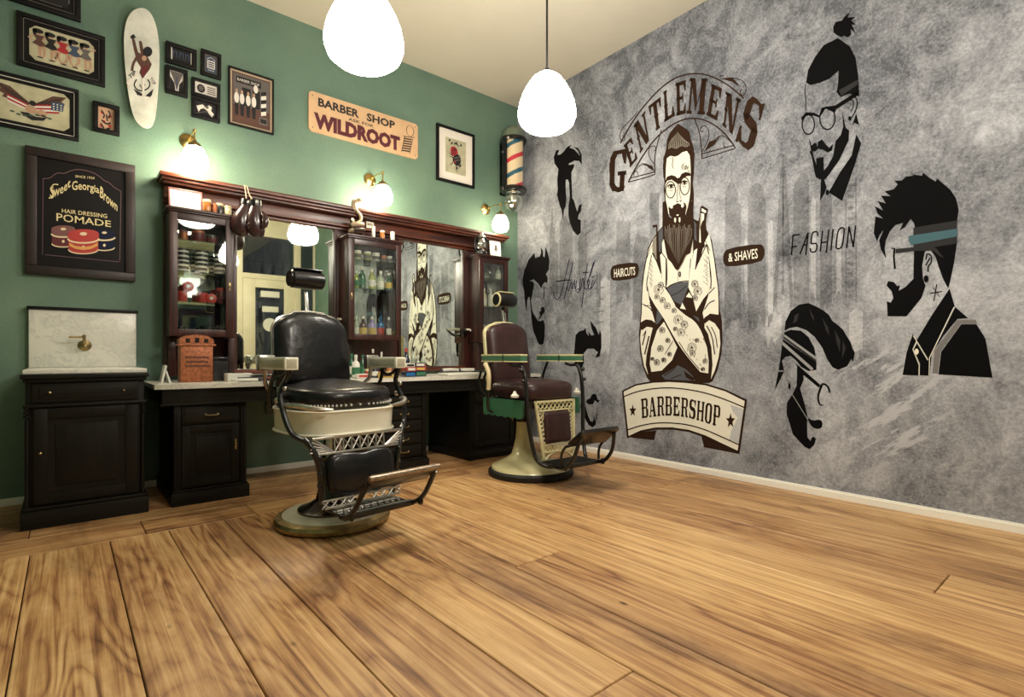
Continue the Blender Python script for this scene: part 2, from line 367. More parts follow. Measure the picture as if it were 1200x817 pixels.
def dup(root, loc, rz=None, label=None, group=None):
    r = root.copy(); COL.objects.link(r); r.location = loc
    if rz is not None: r.rotation_euler = (root.rotation_euler[0], root.rotation_euler[1], rz)
    if label: r['label'] = label
    if group: r['group'] = group
    for ch in [c for c in root.children]:
        c = ch.copy(); COL.objects.link(c); c.parent = r
        for g in ch.children:
            d = g.copy(); COL.objects.link(d); d.parent = c
    return r
def Ty(a): return Matrix.Rotation(a, 4, 'Y')
def TR(loc, rx=0, ry=0, rz=0):
    return Matrix.Translation(loc) @ Matrix.Rotation(rz, 4, 'Z') @ Matrix.Rotation(ry, 4, 'Y') @ Matrix.Rotation(rx, 4, 'X')
def circ(cx, cy, r, n=20, ry=None, a0=0, a1=2*PI):
    ry = r if ry is None else ry
    full = abs(a1-a0-2*PI) < 1e-6
    k = n if full else n+1
    return [(cx+r*math.cos(a0+(a1-a0)*i/n), cy+ry*math.sin(a0+(a1-a0)*i/n)) for i in range(k)]
def smoothpts(pts, it=2, closed=False):
    for _ in range(it):
        q = []
        k = len(pts)
        rng = range(k) if closed else range(k-1)
        if not closed: q.append(pts[0])
        for i in rng:
            a = pts[i]; b = pts[(i+1) % k]
            q.append(tuple(a[j]*.75+b[j]*.25 for j in range(len(a)))); q.append(tuple(a[j]*.25+b[j]*.75 for j in range(len(a))))
        if not closed: q.append(pts[-1])
        pts = q
    return pts
def rrect(x0, x1, y0, y1, r, n=5):
    out = []
    for cx, cy, a in ((x1-r, y1-r, 0), (x0+r, y1-r, PI/2), (x0+r, y0+r, PI), (x1-r, y0+r, 1.5*PI)):
        out += [(cx+r*math.cos(a+PI/2*i/n), cy+r*math.sin(a+PI/2*i/n)) for i in range(n+1)]
    return out
_tcache = {}
def text_polys(txt, bold=0., shear=0., spacing=1.):
    key = (txt, bold, shear, spacing)
    if key in _tcache: return _tcache[key]
    cu = bpy.data.curves.new('t', 'FONT'); cu.body = txt; cu.resolution_u = 2; cu.offset = bold; cu.shear = shear; cu.space_character = spacing; cu.fill_mode = 'FRONT'
    ob = bpy.data.objects.new('t', cu); COL.objects.link(ob)
    bpy.context.view_layer.update()
    me = ob.to_mesh(); vs = [tuple(v.co)[:2] for v in me.vertices]; fs = [tuple(p.vertices) for p in me.polygons]
    ob.to_mesh_clear(); bpy.data.objects.remove(ob); bpy.data.curves.remove(cu)
    x0 = min(v[0] for v in vs); x1 = max(v[0] for v in vs); y0 = min(v[1] for v in vs); y1 = max(v[1] for v in vs)
    vs = [((v[0]-x0)/(x1-x0), (v[1]-y0)/(y1-y0)) for v in vs]
    _tcache[key] = (vs, fs, (x1-x0)/(y1-y0)); return _tcache[key]
def put_text(mb, txt, fn, **kw):
    """fn maps (0..1 along, 0..1 up) to the surface"""
    vs, fs, asp = text_polys(txt, **kw)
    mb.add([fn(*v) for v in vs], fs); return asp

# ------------------------------------------------------------------ slab letters (a 1 x 1 cell each)
def r4(x0, y0, x1, y1): return [(x0, y0), (x1, y0), (x1, y1), (x0, y1)]
def stem(x, w=.27): return [r4(x, 0, x+w, 1), r4(x-.07, 0, x+w+.07, .09), r4(x-.07, .91, x+w+.07, 1), r4(x-.04, .46, x+w+.04, .54)]
GL = {
 'E': stem(.12)+[r4(.1, .88, .92, 1), [(.92, 1), (.92, .68), (.82, .7), (.7, .88)], r4(.1, 0, .92, .12), [(.92, 0), (.92, .32), (.82, .3), (.7, .12)], r4(.3, .45, .66, .55), [(.6, .36), (.7, .36), (.7, .64), (.6, .64)]],
 'N': [r4(.1, 0, .24, 1), r4(.02, 0, .34, .09), r4(.02, .91, .3, 1), r4(.76, 0, .9, 1), r4(.68, .91, .98, 1), [(.1, 1), (.4, 1), (.9, 0), (.62, 0)], r4(.05, .46, .28, .54)],
 'T': [r4(.35, 0, .65, 1), r4(.27, 0, .73, .09), r4(.02, .88, .98, 1), [(.02, 1), (.02, .66), (.12, .68), (.2, .88)], [(.98, 1), (.98, .66), (.88, .68), (.8, .88)], r4(.3, .46, .7, .54)],
 'L': stem(.12)+[r4(.1, 0, .92, .12), [(.92, 0), (.92, .36), (.82, .34), (.68, .12)]],
 'M': [r4(.08, 0, .19, 1), r4(0, 0, .28, .09), r4(.66, 0, .93, 1), r4(.6, 0, 1., .09), r4(.86, .91, 1., 1), r4(0, .91, .2, 1), [(.08, 1), (.32, 1), (.54, .28), (.46, .06)], [(.93, 1), (.74, 1), (.46, .06), (.54, .28)]],
 'G': [r4(.04, .16, .33, .84), [(.04, .84), (.33, .78), (.45, .9), (.45, 1), (.22, 1)], [(.04, .16), (.22, 0), (.45, 0), (.45, .1), (.33, .22)], r4(.4, .9, .75, 1), r4(.4, 0, .72, .1), [(.7, 1), (.96, 1), (.96, .64), (.84, .66), (.7, .86)], r4(.64, .04, .92, .46), r4(.5, .38, 1., .48), [(.64, .12), (.64, .04), (.5, 0), (.6, 0), (.92, 0), (.92, .1)]],
 'S': [[(.05, .58), (.28, .5), (.36, .56), (.36, .84), (.42, .9), (.5, .9), (.5, 1), (.24, 1), (.05, .86)], [(.95, .42), (.72, .5), (.62, .44), (.62, .16), (.56, .1), (.48, .1), (.48, 0), (.76, 0), (.95, .14)], [(.05, .58), (.24, .44), (.72, .36), (.95, .42), (.76, .58), (.28, .66)], [(.5, .9), (.66, .9), (.82, .72), (.82, .66), (.92, .66), (.92, 1), (.82, 1), (.78, .96), (.5, 1)], [(.48, .1), (.34, .1), (.18, .28), (.18, .34), (.08, .34), (.08, 0), (.18, 0), (.22, .04), (.48, 0)]],
 'B': stem(.1)+[r4(.2, .9, .66, 1), r4(.2, 0, .66, .1), r4(.2, .47, .62, .56), [(.62, 1), (.78, 1), (.94, .9), (.94, .62), (.8, .52), (.62, .52), (.68, .62), (.68, .86)], [(.62, .52), (.8, .52), (.97, .4), (.97, .12), (.8, 0), (.62, 0), (.68, .14), (.68, .42)]],
 'A': [[(.36, 1), (.62, 1), (.92, .05), (.62, .05), (.4, .82)], [(.36, 1), (.44, .86), (.2, .05), (.08, .05)], r4(.2, .27, .7, .36), r4(0, 0, .32, .08), r4(.54, 0, 1., .08)],
 'R': stem(.1)+[r4(.2, .9, .66, 1), r4(.2, .46, .62, .55), [(.62, 1), (.78, 1), (.94, .9), (.94, .62), (.8, .5), (.62, .5), (.68, .6), (.68, .86)], [(.46, .5), (.7, .52), (.84, .44), (.9, .1), (1., .1), (1., 0), (.74, 0), (.64, .1), (.6, .42)]],
 'H': [r4(.06, 0, .32, 1), r4(.68, 0, .94, 1), r4(.3, .45, .7, .55), r4(0, 0, .38, .08), r4(0, .92, .38, 1), r4(.62, 0, 1., .08), r4(.62, .92, 1., 1)],
 'O': [[(.04, .16), (.24, 0), (.45, 0), (.45, .09), (.33, .18), (.33, .82), (.45, .91), (.45, 1), (.24, 1), (.04, .84)], [(.96, .16), (.76, 0), (.55, 0), (.55, .09), (.67, .18), (.67, .82), (.55, .91), (.55, 1), (.76, 1), (.96, .84)], r4(.42, 0, .58, .08), r4(.42, .92, .58, 1)],
 'P': stem(.1)+[r4(.2, .9, .66, 1), r4(.2, .42, .62, .5), [(.62, 1), (.78, 1), (.95, .9), (.95, .56), (.8, .42), (.62, .42), (.68, .54), (.68, .86)]],
}
def put_glyph(mb, ch, quad, fn):
    """quad: bl, br, tr, tl in drawing units"""
    bl, br, tr, tl = quad
    def w(x, y):
        return fn((bl[0]*(1-x)+br[0]*x)*(1-y)+(tl[0]*(1-x)+tr[0]*x)*y, (bl[1]*(1-x)+br[1]*x)*(1-y)+(tl[1]*(1-x)+tr[1]*x)*y)
    for p in GL[ch]: mb.flat(p, w)
# ================================================================== THE ROOM
def quad_obj(name, pts, m):
    b = MB(); b.add(pts, [tuple(range(len(pts)))]); return struct(b.build(name, m, smooth=False))
def slab(name, x0, x1, y0, y1, z0, z1, m):
    b = MB(); b.box(x0, x1, y0, y1, z0, z1); return struct(b.build(name, m, smooth=False))
# floor: real boards with open joints
b = MB(); b.uv = []
uvs = []
def plank(x0, x1, y0, y1, along, uo):
    g = .0022
    x0 += g; x1 -= g; y0 += g; y1 -= g
    e = .003
    vs = [(x0, y0, -.03), (x1, y0, -.03), (x1, y1, -.03), (x0, y1, -.03), (x0, y0, -e), (x1, y0, -e), (x1, y1, -e), (x0, y1, -e), (x0+e, y0+e, 0), (x1-e, y0+e, 0), (x1-e, y1-e, 0), (x0+e, y1-e, 0)]
    fs = [(0, 1, 5, 4), (1, 2, 6, 5), (2, 3, 7, 6), (3, 0, 4, 7), (4, 5, 9, 8), (5, 6, 10, 9), (6, 7, 11, 10), (7, 4, 8, 11), (8, 9, 10, 11)]
    b.add(vs, fs)
    for f in fs:
        for i in f:
            p = vs[i]
            uvs.append(((p[1] if along == 'y' else p[0])+uo, (p[0] if along == 'y' else p[1])+uo*.37))
tilt = math.tan(math.radians(2.2))
edges = []
x = LEFT; widths = [.29, .24, .3, .27, .31, .26, .28, .33]
i = 0
rnd = random.Random(3)
while x < .2:
    w = widths[i % 8]; x2 = min(x+w, .2)
    y = BACK; 
    cuts = [BACK]+sorted(rnd.uniform(-5.6, -2.) for _ in range(1 if i % 3 else 0))+[-1.24]
    for c0, c1 in zip(cuts, cuts[1:]): plank(x, x2, c0, c1, 'y', rnd.uniform(0, 40))
    x = x2; i += 1
y = -1.24; wd = [.31, .31, .31, .31]
for w in wd:
    cuts = [LEFT]+sorted(rnd.uniform(LEFT+.3, -.2) for _ in range(3))+[.2]
    if w is wd[0] and y == -1.24: cuts = [LEFT, -3.73, -3.17, -1.5, .2]
    for c0, c1 in zip(cuts, cuts[1:]): plank(c0, c1, y, y+w, 'x', rnd.uniform(0, 40))
    y += w
b.mat(1).box(LEFT, .2, BACK, 0, -.06, -.012)
for k in range(6*4): uvs.append((0, 0))
me = bpy.data.meshes.new('floor'); me.from_pydata(b.v, [], b.f)
me.materials.append(MATS['pine_planks']); me.materials.append(MATS['gap_dark']); me.polygons.foreach_set('material_index', b.m)
ul = me.uv_layers.new(name='UVMap')
for l, q in zip(ul.data, uvs): l.uv = q
bm = bmesh.new(); bm.from_mesh(me)
bmesh.ops.recalc_face_normals(bm, faces=bm.faces)
# boards run a hair off the mural wall's line
bm.to_mesh(me); bm.free()
fl = bpy.data.objects.new('floor', me); COL.objects.link(fl); struct(fl)

slab('ceiling', LEFT, .3, BACK, .1, CEIL, CEIL+.1, 'ceiling_paint')
slab('wall_back', LEFT-.1, .25, 0, .12, -.05, CEIL, 'green_plaster')
slab('wall_left', LEFT-.12, LEFT, BACK, 0, -.05, CEIL, 'green_plaster')
b = MB(); b.prism([(KW*0, 0), (KW*-4.75, -4.75), (.12, -4.75), (.12, 0)], -.05, CEIL, 'z'); struct(b.build('wall_right', 'concrete_print', smooth=False))
b = MB(); b.prism([(KW*-4.75, -4.75), (KW*BACK, BACK), (.12, BACK), (.12, -4.75)], -.05, CEIL, 'z'); struct(b.build('wall_right_green', 'green_plaster', smooth=False))
b = MB(); b.prism([(KW*-.02, -.02), (KW*BACK, BACK), (KW*BACK-.016, BACK), (KW*-.02-.016, -.02)], 0, .042, 'z')
b.prism([(KW*-.02, -.02), (KW*BACK, BACK), (KW*BACK-.009, BACK), (KW*-.02-.009, -.02)], .042, .054, 'z'); struct(b.build('baseboard_right', 'white_paint', smooth=False))
b = MB(); b.box(LEFT, -.02, -.018, 0, 0, .048, .004); struct(b.build('baseboard_back', 'white_paint', smooth=False))

# shop front behind the viewer: cream joinery, glazed door, transoms (seen in the mirrors)
b = MB()
yb, yf = BACK-.07, BACK
def post(x0, x1, z0=0, z1=CEIL, d=0): b.box(x0, x1, yb, yf+d, z0, z1, .008)
for x0, x1 in ((LEFT, LEFT+.2), (-3.98, -3.84), (-2.75, -2.6), (-1.62, -1.48), (-.52, -.4), (-.13, .1)): post(x0, x1, 0, CEIL, .03)
for z0, z1 in ((0, .12), (2.46, 2.56), (3.3, CEIL)): b.box(LEFT, .1, yb, yf+.02, z0, z1, .006)
for x0, x1 in ((LEFT, -3.98), (-3.84, -2.75), (-2.6, -1.62), (-.4, -.13)): b.box(x0, x1, yb+.02, yf-.02, .1, .78, .006); b.box(x0, x1, yb, yf+.04, .76, .83, .006)
struct(b.build('wall_front_joinery', 'cream_paint'))
b = MB()
for x0, x1 in ((-1.48, -1.25), (-.72, -.52)): b.box(x0, x1, yb+.01, yf-.005, .12, 2.46, .006)
b.box(-1.25, -.72, yb+.01, yf-.005, .12, .95, .006); b.box(-1.25, -.72, yb+.01, yf-.005, 2.3, 2.46, .006)
d = struct(b.build('door_1', 'cream_paint'))
b = MB(); b.box(-1.25, -.72, BACK-.045, BACK-.039, .95, 2.3); o = b.build('door_pane', 'shop_glass', d)
b = MB(); b.tube([(-.66, BACK+.0, 1.05), (-.66, BACK+.05, 1.05), (-.57, BACK+.05, 1.05)], .011); b.build('door_handle', 'brass', d)
b = MB(); b.lathe([(.0, -.006), (.13, -.006), (.13, .006), (0, .006)], 28, TR((-.98, BACK-.02, 1.58), rx=PI/2)); b.box(-1.12, -.82, BACK-.03, BACK-.022, 1.83, 1.94, .003); b.box(-1.15, -.8, BACK-.03, BACK-.022, 2.12, 2.24, .003); b.build('door_notices', 'paper', d)
n = 0
for x0, x1, z0, z1 in ((LEFT+.2, -3.98, .83, 2.46), (-3.84, -2.75, .83, 2.46), (-2.6, -1.62, .83, 2.46), (-.4, -.13, .83, 2.46), (LEFT+.2, -3.98, 2.56, 3.3), (-3.84, -2.75, 2.56, 3.3), (-2.6, -1.62, 2.56, 3.3), (-1.48, -.52, 2.56, 3.3), (-.4, -.13, 2.56, 3.3)):
    n += 1; b = MB(); b.box(x0, x1, BACK-.045, BACK-.039, z0, z1); struct(b.build('window_%d' % n, 'shop_glass', smooth=False))
# the street beyond the glass
b = MB(); b.box(-9, 6, -16, -15.5, 0, 7.5)
for i in range(6):
    for z in (1., 4.3): b.box(-8.4+i*2.3, -7.2+i*2.3, -15.5, -15.42, z, z+1.9)
o = struct(b.build('facade_opposite', 'facade', smooth=False))
slab('street_ground', -12, 9, -15.5, BACK-.1, -.12, -.03, 'facade')

# ================================================================== PRINTS ON THE MURAL WALL
def crop(x0, y0, s, layer=1):
    return lambda X, Y: on_mural(x0+X/s, y0+Y/s, .0014*layer)
def deco(mb, name, mats, label, cat='wall print', keep=False):
    o = mb.build(name, mats, smooth=False)
    if not keep:
        me = o.data; c = sum((v.co for v in me.vertices), Vector())/len(me.vertices)
        for v in me.vertices: v.co -= c
        o.location = c
    return tag(o, label, cat)
def ellp(cx, cy, rx, ry, n=24, rot=0.):
    c, s = math.cos(rot), math.sin(rot)
    return [(cx+rx*math.cos(a)*c-ry*math.sin(a)*s, cy+rx*math.cos(a)*s+ry*math.sin(a)*c) for a in [2*PI*i/n for i in range(n)]]

# ---- pale city skyline
b = MB(); f = crop(600, 180, 2, .5)
def ragged(x0, x1, y, top, rn):
    """a tower: top outline then a torn lower edge"""
    pts = [(x0, y)]; k = max(2, int((x1-x0)/5))
    for i in range(k+1): pts.append((x0+(x1-x0)*i/k, y+rn.uniform(-18, 18)))
    pts.append((x1, y)); return [(x0, y-20)]+pts[1:-1]+[(x1, y-20)]+top
rn = random.Random(11)
b.flat(ragged(88, 108, 330, [(108, 210), (101, 205), (101, 175), (97, 172), (95, 130), (93, 130), (91, 172), (88, 176)], rn), f)
b.flat(ragged(112, 142, 350, [(142, 178), (138, 165), (132, 160), (126, 145), (118, 150), (112, 160)], rn), f)
b.flat(ragged(156, 176, 340, [(176, 190), (174, 178), (170, 186), (165, 180), (160, 190), (156, 192)], rn), f)
b.flat(ragged(245, 277, 345, [(277, 158), (273, 156), (272, 150), (268, 158), (262, 158), (261, 146), (258, 158), (252, 158), (250, 150), (245, 162)], rn), f)
b.flat(ragged(283, 322, 400, [(322, 198), (300, 192), (297, 184), (292, 190), (286, 215)], rn), f)
b.flat(ragged(323, 345, 330, [(345, 92), (323, 92)], rn), f)
b.flat(ragged(498, 537, 400, [(537, 120), (530, 114), (530, 90), (524, 78), (517, 66), (515, 20), (513, 66), (506, 78), (500, 92)], rn), f)
b.flat(ragged(553, 595, 395, [(595, 108), (590, 98), (592, 90), (586, 76), (574, 68), (562, 76), (556, 90), (558, 98), (553, 108)], rn), f)
for i in range(7): b.stroke([(559+i*5, 92), (559+i*5, 108)], 1.4, crop(600, 180, 2, .9))
b.flat(ragged(660, 696, 395, [(696, 62), (692, 44), (678, 46), (668, 62), (660, 76)], rn), f)
b.flat(ragged(722, 750, 372, [(750, 100), (744, 92), (722, 92)], rn), f)
b.flat([(632, 330), (636, -40), (638, 330)], f)
b.flat([(612, 360), (622, 170), (628, 60), (636, 0), (644, 60), (650, 170), (660, 360), (652, 362), (645, 240), (627, 240), (620, 362)], f)
for i in range(12): b.stroke([(624-i*.8, 90+i*22), (648+i*.8, 112+i*22)], 1.6, f); b.stroke([(648+i*.8, 90+i*22), (624-i*.8, 112+i*22)], 1.6, f)
for x in (782, 806): b.stroke([(x, 55), (x+1, 350)], 3, f)
for i in range(22): b.stroke([(782, 62+i*13), (806, 62+i*13)], 1.8, f)
for i in range(11): b.flat(ellp(794, 75+i*26, 7, 5, 10), f)
b.mat(1)
for x0, x1, y0, y1 in ((205, 230, 300, 470), (545, 552, 200, 330), (600, 612, 160, 390), (700, 712, 110, 330), (595, 632, 380, 440), (760, 772, 180, 330), (345, 352, 100, 300), (790, 822, 370, 470)):
    b.flat(ragged(x0, x1, y1, [(x1, y0), ((x0+x1)/2, y0-rn.uniform(0, 14)), (x0, y0+6)], rn), f)
g = crop(640, 290, 11.67, .9)
b.stroke([(718, 330), (718, 570)], 5, g); b.mat(0)
b.stroke([(716, 340), (716, 817)], 60, crop(640, 290, 11.67, .8))
for y in (560, 715, 880, 1030): b.stroke([(640, y+14), (718, y), (790, y-14)], 16, crop(640, 290, 11.67, .8))
deco(b, 'skyline_print', ['skyline_ink', 'pale_ink'], 'faint grey city skyline printed across the concrete mural behind the figures', keep=True)

# ---- heads
b = MB(); f = crop(600, 150, 4.806)
b.flat([(250, 125), (235, 165), (240, 200), (262, 232), (255, 290), (258, 350), (254, 375), (260, 400), (270, 440), (280, 462), (288, 522), (293, 462), (303, 440), (307, 400), (303, 350), (303, 292), (314, 290), (322, 310), (326, 390), (318, 440), (318, 490), (325, 530), (345, 580), (370, 606), (388, 590), (388, 520), (372, 512), (376, 488), (388, 470), (394, 428), (378, 435), (368, 472), (358, 440), (350, 410), (340, 395), (336, 290), (335, 250), (348, 225), (352, 204), (322, 208), (320, 202), (352, 184), (378, 186), (394, 206), (393, 150), (372, 112), (345, 105), (372, 128), (384, 158), (350, 120), (325, 112), (336, 93), (310, 108), (290, 135), (272, 150), (256, 152), (266, 124)], f)
b.stroke([(262, 395), (256, 380), (262, 368)], 4, f)
deco(b, 'bearded_head_print', 'ink', 'black profile of swept hair and beard printed left of the arched lettering', 'wall print')
b = MB(); f = crop(530, 270, 6.285)
b.flat([(605, 165), (585, 190), (560, 220), (545, 262), (530, 300), (517, 370), (522, 410), (530, 450), (533, 500), (540, 560), (550, 602), (552, 520), (560, 495), (570, 490), (578, 560), (583, 640), (590, 700), (600, 750), (618, 790), (632, 830), (650, 845), (672, 835), (680, 790), (683, 700), (672, 660), (650, 668), (632, 668), (610, 632), (598, 612), (590, 590), (580, 520), (590, 470), (598, 430), (605, 398), (592, 376), (568, 374), (600, 360), (640, 400), (655, 430), (665, 400), (685, 380), (700, 390), (704, 350), (690, 325), (712, 290), (717, 220), (705, 170), (688, 122), (684, 170), (680, 200), (670, 190), (668, 150), (652, 125), (655, 165), (645, 192), (612, 205)], f)
b.stroke([(676, 415), (678, 450), (674, 505)], 6, f); b.flat([(652, 570), (672, 562), (678, 572), (682, 600), (668, 618), (650, 650), (634, 660), (650, 625), (640, 610), (655, 590)], f)
deco(b, 'bearded_head_print', 'ink', 'black spiky-haired bearded head printed low beside the corner, left of the script word', 'wall print')
b = MB(); f = crop(600, 280, 3.552)
b.flat([(265, 400), (262, 440), (258, 480), (265, 520), (275, 545), (286, 550), (284, 600), (290, 660), (285, 700), (300, 740), (320, 775), (335, 785), (347, 775), (355, 740), (357, 690), (352, 740), (346, 760), (343, 738), (336, 762), (326, 758), (315, 730), (305, 690), (297, 640), (290, 590), (288, 545), (300, 515), (298, 478), (315, 458), (340, 457), (358, 472), (346, 495), (365, 490), (373, 450), (372, 400), (366, 375), (362, 400), (350, 370), (325, 340), (332, 375), (342, 400), (330, 402), (318, 385), (320, 405), (310, 392), (306, 370), (300, 380), (280, 385)], f)
b.flat([(308, 680), (314, 668), (326, 664), (332, 650), (342, 644), (352, 650), (356, 668), (365, 672), (358, 684), (346, 672), (338, 688), (322, 690)], f)
deco(b, 'bearded_head_print', 'ink', 'black head with curled moustache printed behind the cream and brown barber chair', 'wall print')
b = MB(); f = crop(910, 0, 3.404)
b.flat([(228, 130), (226, 108), (236, 88), (262, 82), (270, 68), (293, 48), (284, 70), (316, 68), (298, 82), (318, 100), (300, 98), (316, 134), (296, 116), (298, 140), (284, 150), (268, 142), (262, 150), (240, 140)], f)
b.flat([(245, 152), (220, 165), (188, 180), (152, 230), (126, 280), (118, 330), (135, 340), (175, 330), (210, 315), (248, 282), (246, 330), (240, 368), (255, 388), (290, 374), (330, 384), (326, 300), (315, 230), (292, 185), (265, 166)], f)
b.mat(1).flat([(250, 360), (325, 318), (327, 336), (258, 384)], crop(910, 0, 3.404, 2)); b.mat(0)
b.stroke([(117, 335), (113, 362), (117, 400), (117, 440)], 3.5, f)
for cx, cy, rx, ry in ((127, 497, 27, 42), (203, 472, 33, 48)): b.flat(ellp(cx, cy, rx, ry), f, [ellp(cx, cy, rx-5, ry-6)[::-1]])
b.flat([(97, 472), (118, 448), (150, 450), (170, 460), (180, 430), (236, 420), (325, 362), (330, 378), (240, 436), (232, 450), (196, 434), (172, 470), (150, 462), (120, 460), (104, 486)], f)
b.flat([(262, 438), (268, 470), (276, 510), (290, 520), (288, 560), (250, 640), (218, 685), (196, 716), (172, 716), (156, 706), (148, 668), (140, 622), (132, 606), (138, 600), (128, 548), (137, 570), (142, 598), (150, 630), (160, 660), (164, 690), (182, 700), (190, 680), (206, 660), (226, 622), (236, 562), (256, 540), (266, 505)], f)
b.flat([(158, 632), (187, 626), (191, 700), (162, 700)], f)
b.flat([(138, 604), (136, 584), (152, 570), (160, 573), (163, 588), (166, 566), (182, 556), (198, 578), (210, 590), (226, 574), (222, 600), (205, 609), (185, 598), (166, 594), (156, 604)], f)
b.stroke(smoothpts([(284, 395), (308, 382), (324, 400), (318, 440), (300, 470)]), 5, f); b.stroke(smoothpts([(292, 400), (308, 400), (306, 430), (296, 445)]), 4, f); b.flat(ellp(293, 473, 7, 9), f)
b.flat([(318, 452), (330, 500), (312, 490), (302, 500)], f)
b.flat([(318, 536), (338, 572), (312, 660), (262, 802), (208, 768), (252, 690), (300, 620)], f); b.flat([(178, 712), (190, 716), (200, 748), (192, 772), (174, 802), (176, 745)], f); b.flat(ellp(203, 768, 7, 11), f)
deco(b, 'bun_head_print', ['ink_black', 'charcoal_ink'], 'large printed man with top bun, round glasses and trimmed beard, highest on the mural', 'wall print')
b = MB(); f = crop(890, 340, 4.085); f2 = crop(890, 340, 4.085, 2)
b.flat([(120, 195), (125, 150), (150, 100), (190, 70), (235, 62), (285, 85), (310, 100), (332, 118), (350, 148), (385, 175), (400, 190), (415, 215), (437, 250), (446, 280), (457, 300), (448, 345), (440, 330), (420, 365), (378, 382), (350, 370), (325, 332), (300, 275), (265, 225), (225, 192), (180, 176), (145, 182)], f)
b.mat(1)
for q in ([(300, 130), (330, 180), (335, 220), (318, 190)], [(360, 190), (388, 240), (385, 300), (370, 250)], [(240, 90), (262, 130), (262, 150), (246, 120)], [(400, 240), (415, 280), (395, 330), (398, 280)], [(170, 120), (190, 110), (180, 150), (160, 160)]): b.flat(q, f2)
b.mat(0).flat([(120, 202), (150, 190), (200, 195), (235, 225), (262, 275), (273, 330), (273, 382), (235, 388), (200, 368), (180, 342), (150, 315), (125, 320), (108, 338), (115, 370), (117, 384), (92, 384), (100, 330), (108, 260)], f)
b.mat(2).flat([(120, 212), (272, 320), (273, 345), (116, 236)], f2); b.mat(1).flat([(118, 222), (272, 334), (272, 345), (118, 234)], crop(890, 340, 4.085, 3)); b.mat(2).flat([(112, 246), (260, 376), (250, 386), (110, 262)], f2)
b.mat(0).flat([(90, 391), (118, 391), (74, 480)], f)
b.flat([(168, 345), (290, 452), (285, 468), (200, 398)], f)
b.stroke(smoothpts([(290, 462), (306, 446), (330, 462), (337, 492)]), 9, f); b.stroke(smoothpts([(298, 455), (278, 510), (288, 552), (306, 550)]), 13, f, w1=4)
b.flat([(180, 362), (210, 392), (212, 430), (195, 472), (215, 540), (230, 604), (228, 640), (230, 704), (245, 722), (250, 706), (260, 702), (271, 712), (262, 742), (240, 762), (215, 750), (160, 690), (145, 640), (130, 592), (132, 540), (162, 492), (178, 460), (180, 410)], f)
b.mat(2).stroke([(158, 500), (232, 620)], 3, f2); b.mat(0)
b.flat(smoothpts([(228, 608), (256, 626), (290, 618), (304, 636), (298, 662), (270, 666), (245, 650)], 1, True), f); b.flat(ellp(144, 460, 6, 15), f)
deco(b, 'quiff_head_print', ['ink_black', 'charcoal_ink', 'shadow_grey_ink'], 'printed bearded man with huge forward quiff, below and left of the headband portrait', 'wall print')
b = MB(); f = crop(1010, 190, 3.142); f2 = crop(1010, 190, 3.142, 2); f3 = crop(1010, 190, 3.142, 3)
b.flat([(175, 26), (186, 46), (222, 50), (225, 38), (246, 56), (272, 72), (276, 60), (302, 82), (326, 102), (346, 132), (357, 176), (351, 215), (350, 250), (200, 262), (192, 225), (180, 210), (160, 238), (138, 254), (152, 224), (124, 232), (104, 255), (88, 290), (84, 320), (90, 356), (70, 322), (64, 288), (80, 250), (66, 268), (56, 292), (44, 262), (50, 200), (78, 208), (58, 190), (48, 162), (78, 178), (58, 143), (88, 152), (70, 123), (106, 126), (84, 108), (118, 100), (132, 82), (120, 68), (146, 68), (162, 54), (190, 50)], f)
b.flat([(351, 215), (350, 300), (340, 370), (325, 440), (318, 466), (300, 432), (285, 392), (272, 350), (250, 320), (232, 330), (222, 382), (225, 430), (235, 456), (220, 500), (165, 568), (95, 568), (92, 512), (106, 518), (116, 500), (110, 476), (91, 455), (97, 438), (118, 442), (130, 456), (141, 455), (136, 474), (160, 460), (190, 430), (192, 330), (190, 250)], f)
b.mat(1).flat([(190, 242), (351, 215), (351, 300), (190, 325)], f2); b.mat(2).flat([(174, 272), (351, 246), (351, 274), (182, 306), (172, 290)], f3)
b.mat(0).stroke([(110, 318), (120, 318), (118, 350), (122, 394)], 7, f); b.mat(1).flat([(125, 320), (250, 308), (275, 318), (302, 352), (288, 348), (262, 326), (190, 328), (125, 336)], f3); b.mat(0)
b.stroke(smoothpts([(236, 360), (240, 335), (258, 345), (256, 372), (244, 382), (244, 404)]), 5, f2); b.stroke(smoothpts([(236, 380), (246, 362), (252, 352)]), 5, f2); b.flat(ellp(237, 430, 9, 13), f2)
b.stroke([(250, 484), (296, 476)], 4, f); b.stroke([(276, 450), (265, 512)], 4, f); b.stroke([(262, 462), (288, 498)], 2.5, f)
b.flat([(323, 466), (342, 530), (245, 726), (202, 656), (260, 560), (300, 500)], f)
b.flat([(188, 632), (200, 658), (186, 690), (210, 750), (208, 786), (150, 784), (165, 700)], f); b.flat([(203, 668), (242, 732), (258, 702), (250, 787), (213, 785), (214, 742), (191, 690)], f)
b.flat([(344, 534), (392, 575), (352, 578), (300, 640), (266, 692), (252, 722)], f); b.flat([(366, 597), (422, 597), (455, 650), (481, 794), (282, 782), (292, 700)], f)
b.mat(3).flat([(352, 582), (420, 580), (424, 595), (364, 595), (290, 695), (280, 778), (260, 777), (268, 696)], f)
b.mat(4).flat(ellp(202, 698, 8, 11), f3)
b.stroke([(203, 660), (244, 728)], 3, f3); b.stroke([(190, 640), (203, 660), (189, 690), (212, 745), (211, 784)], 3, f3); b.stroke([(340, 534), (250, 720), (248, 785)], 3, f3)
deco(b, 'headband_head_print', ['ink_black', 'charcoal_ink', 'teal_ink', 'mid_grey_ink', 'cream_ink'], 'printed bearded man in profile wearing a teal striped headband and dark jacket, furthest right', 'wall print')

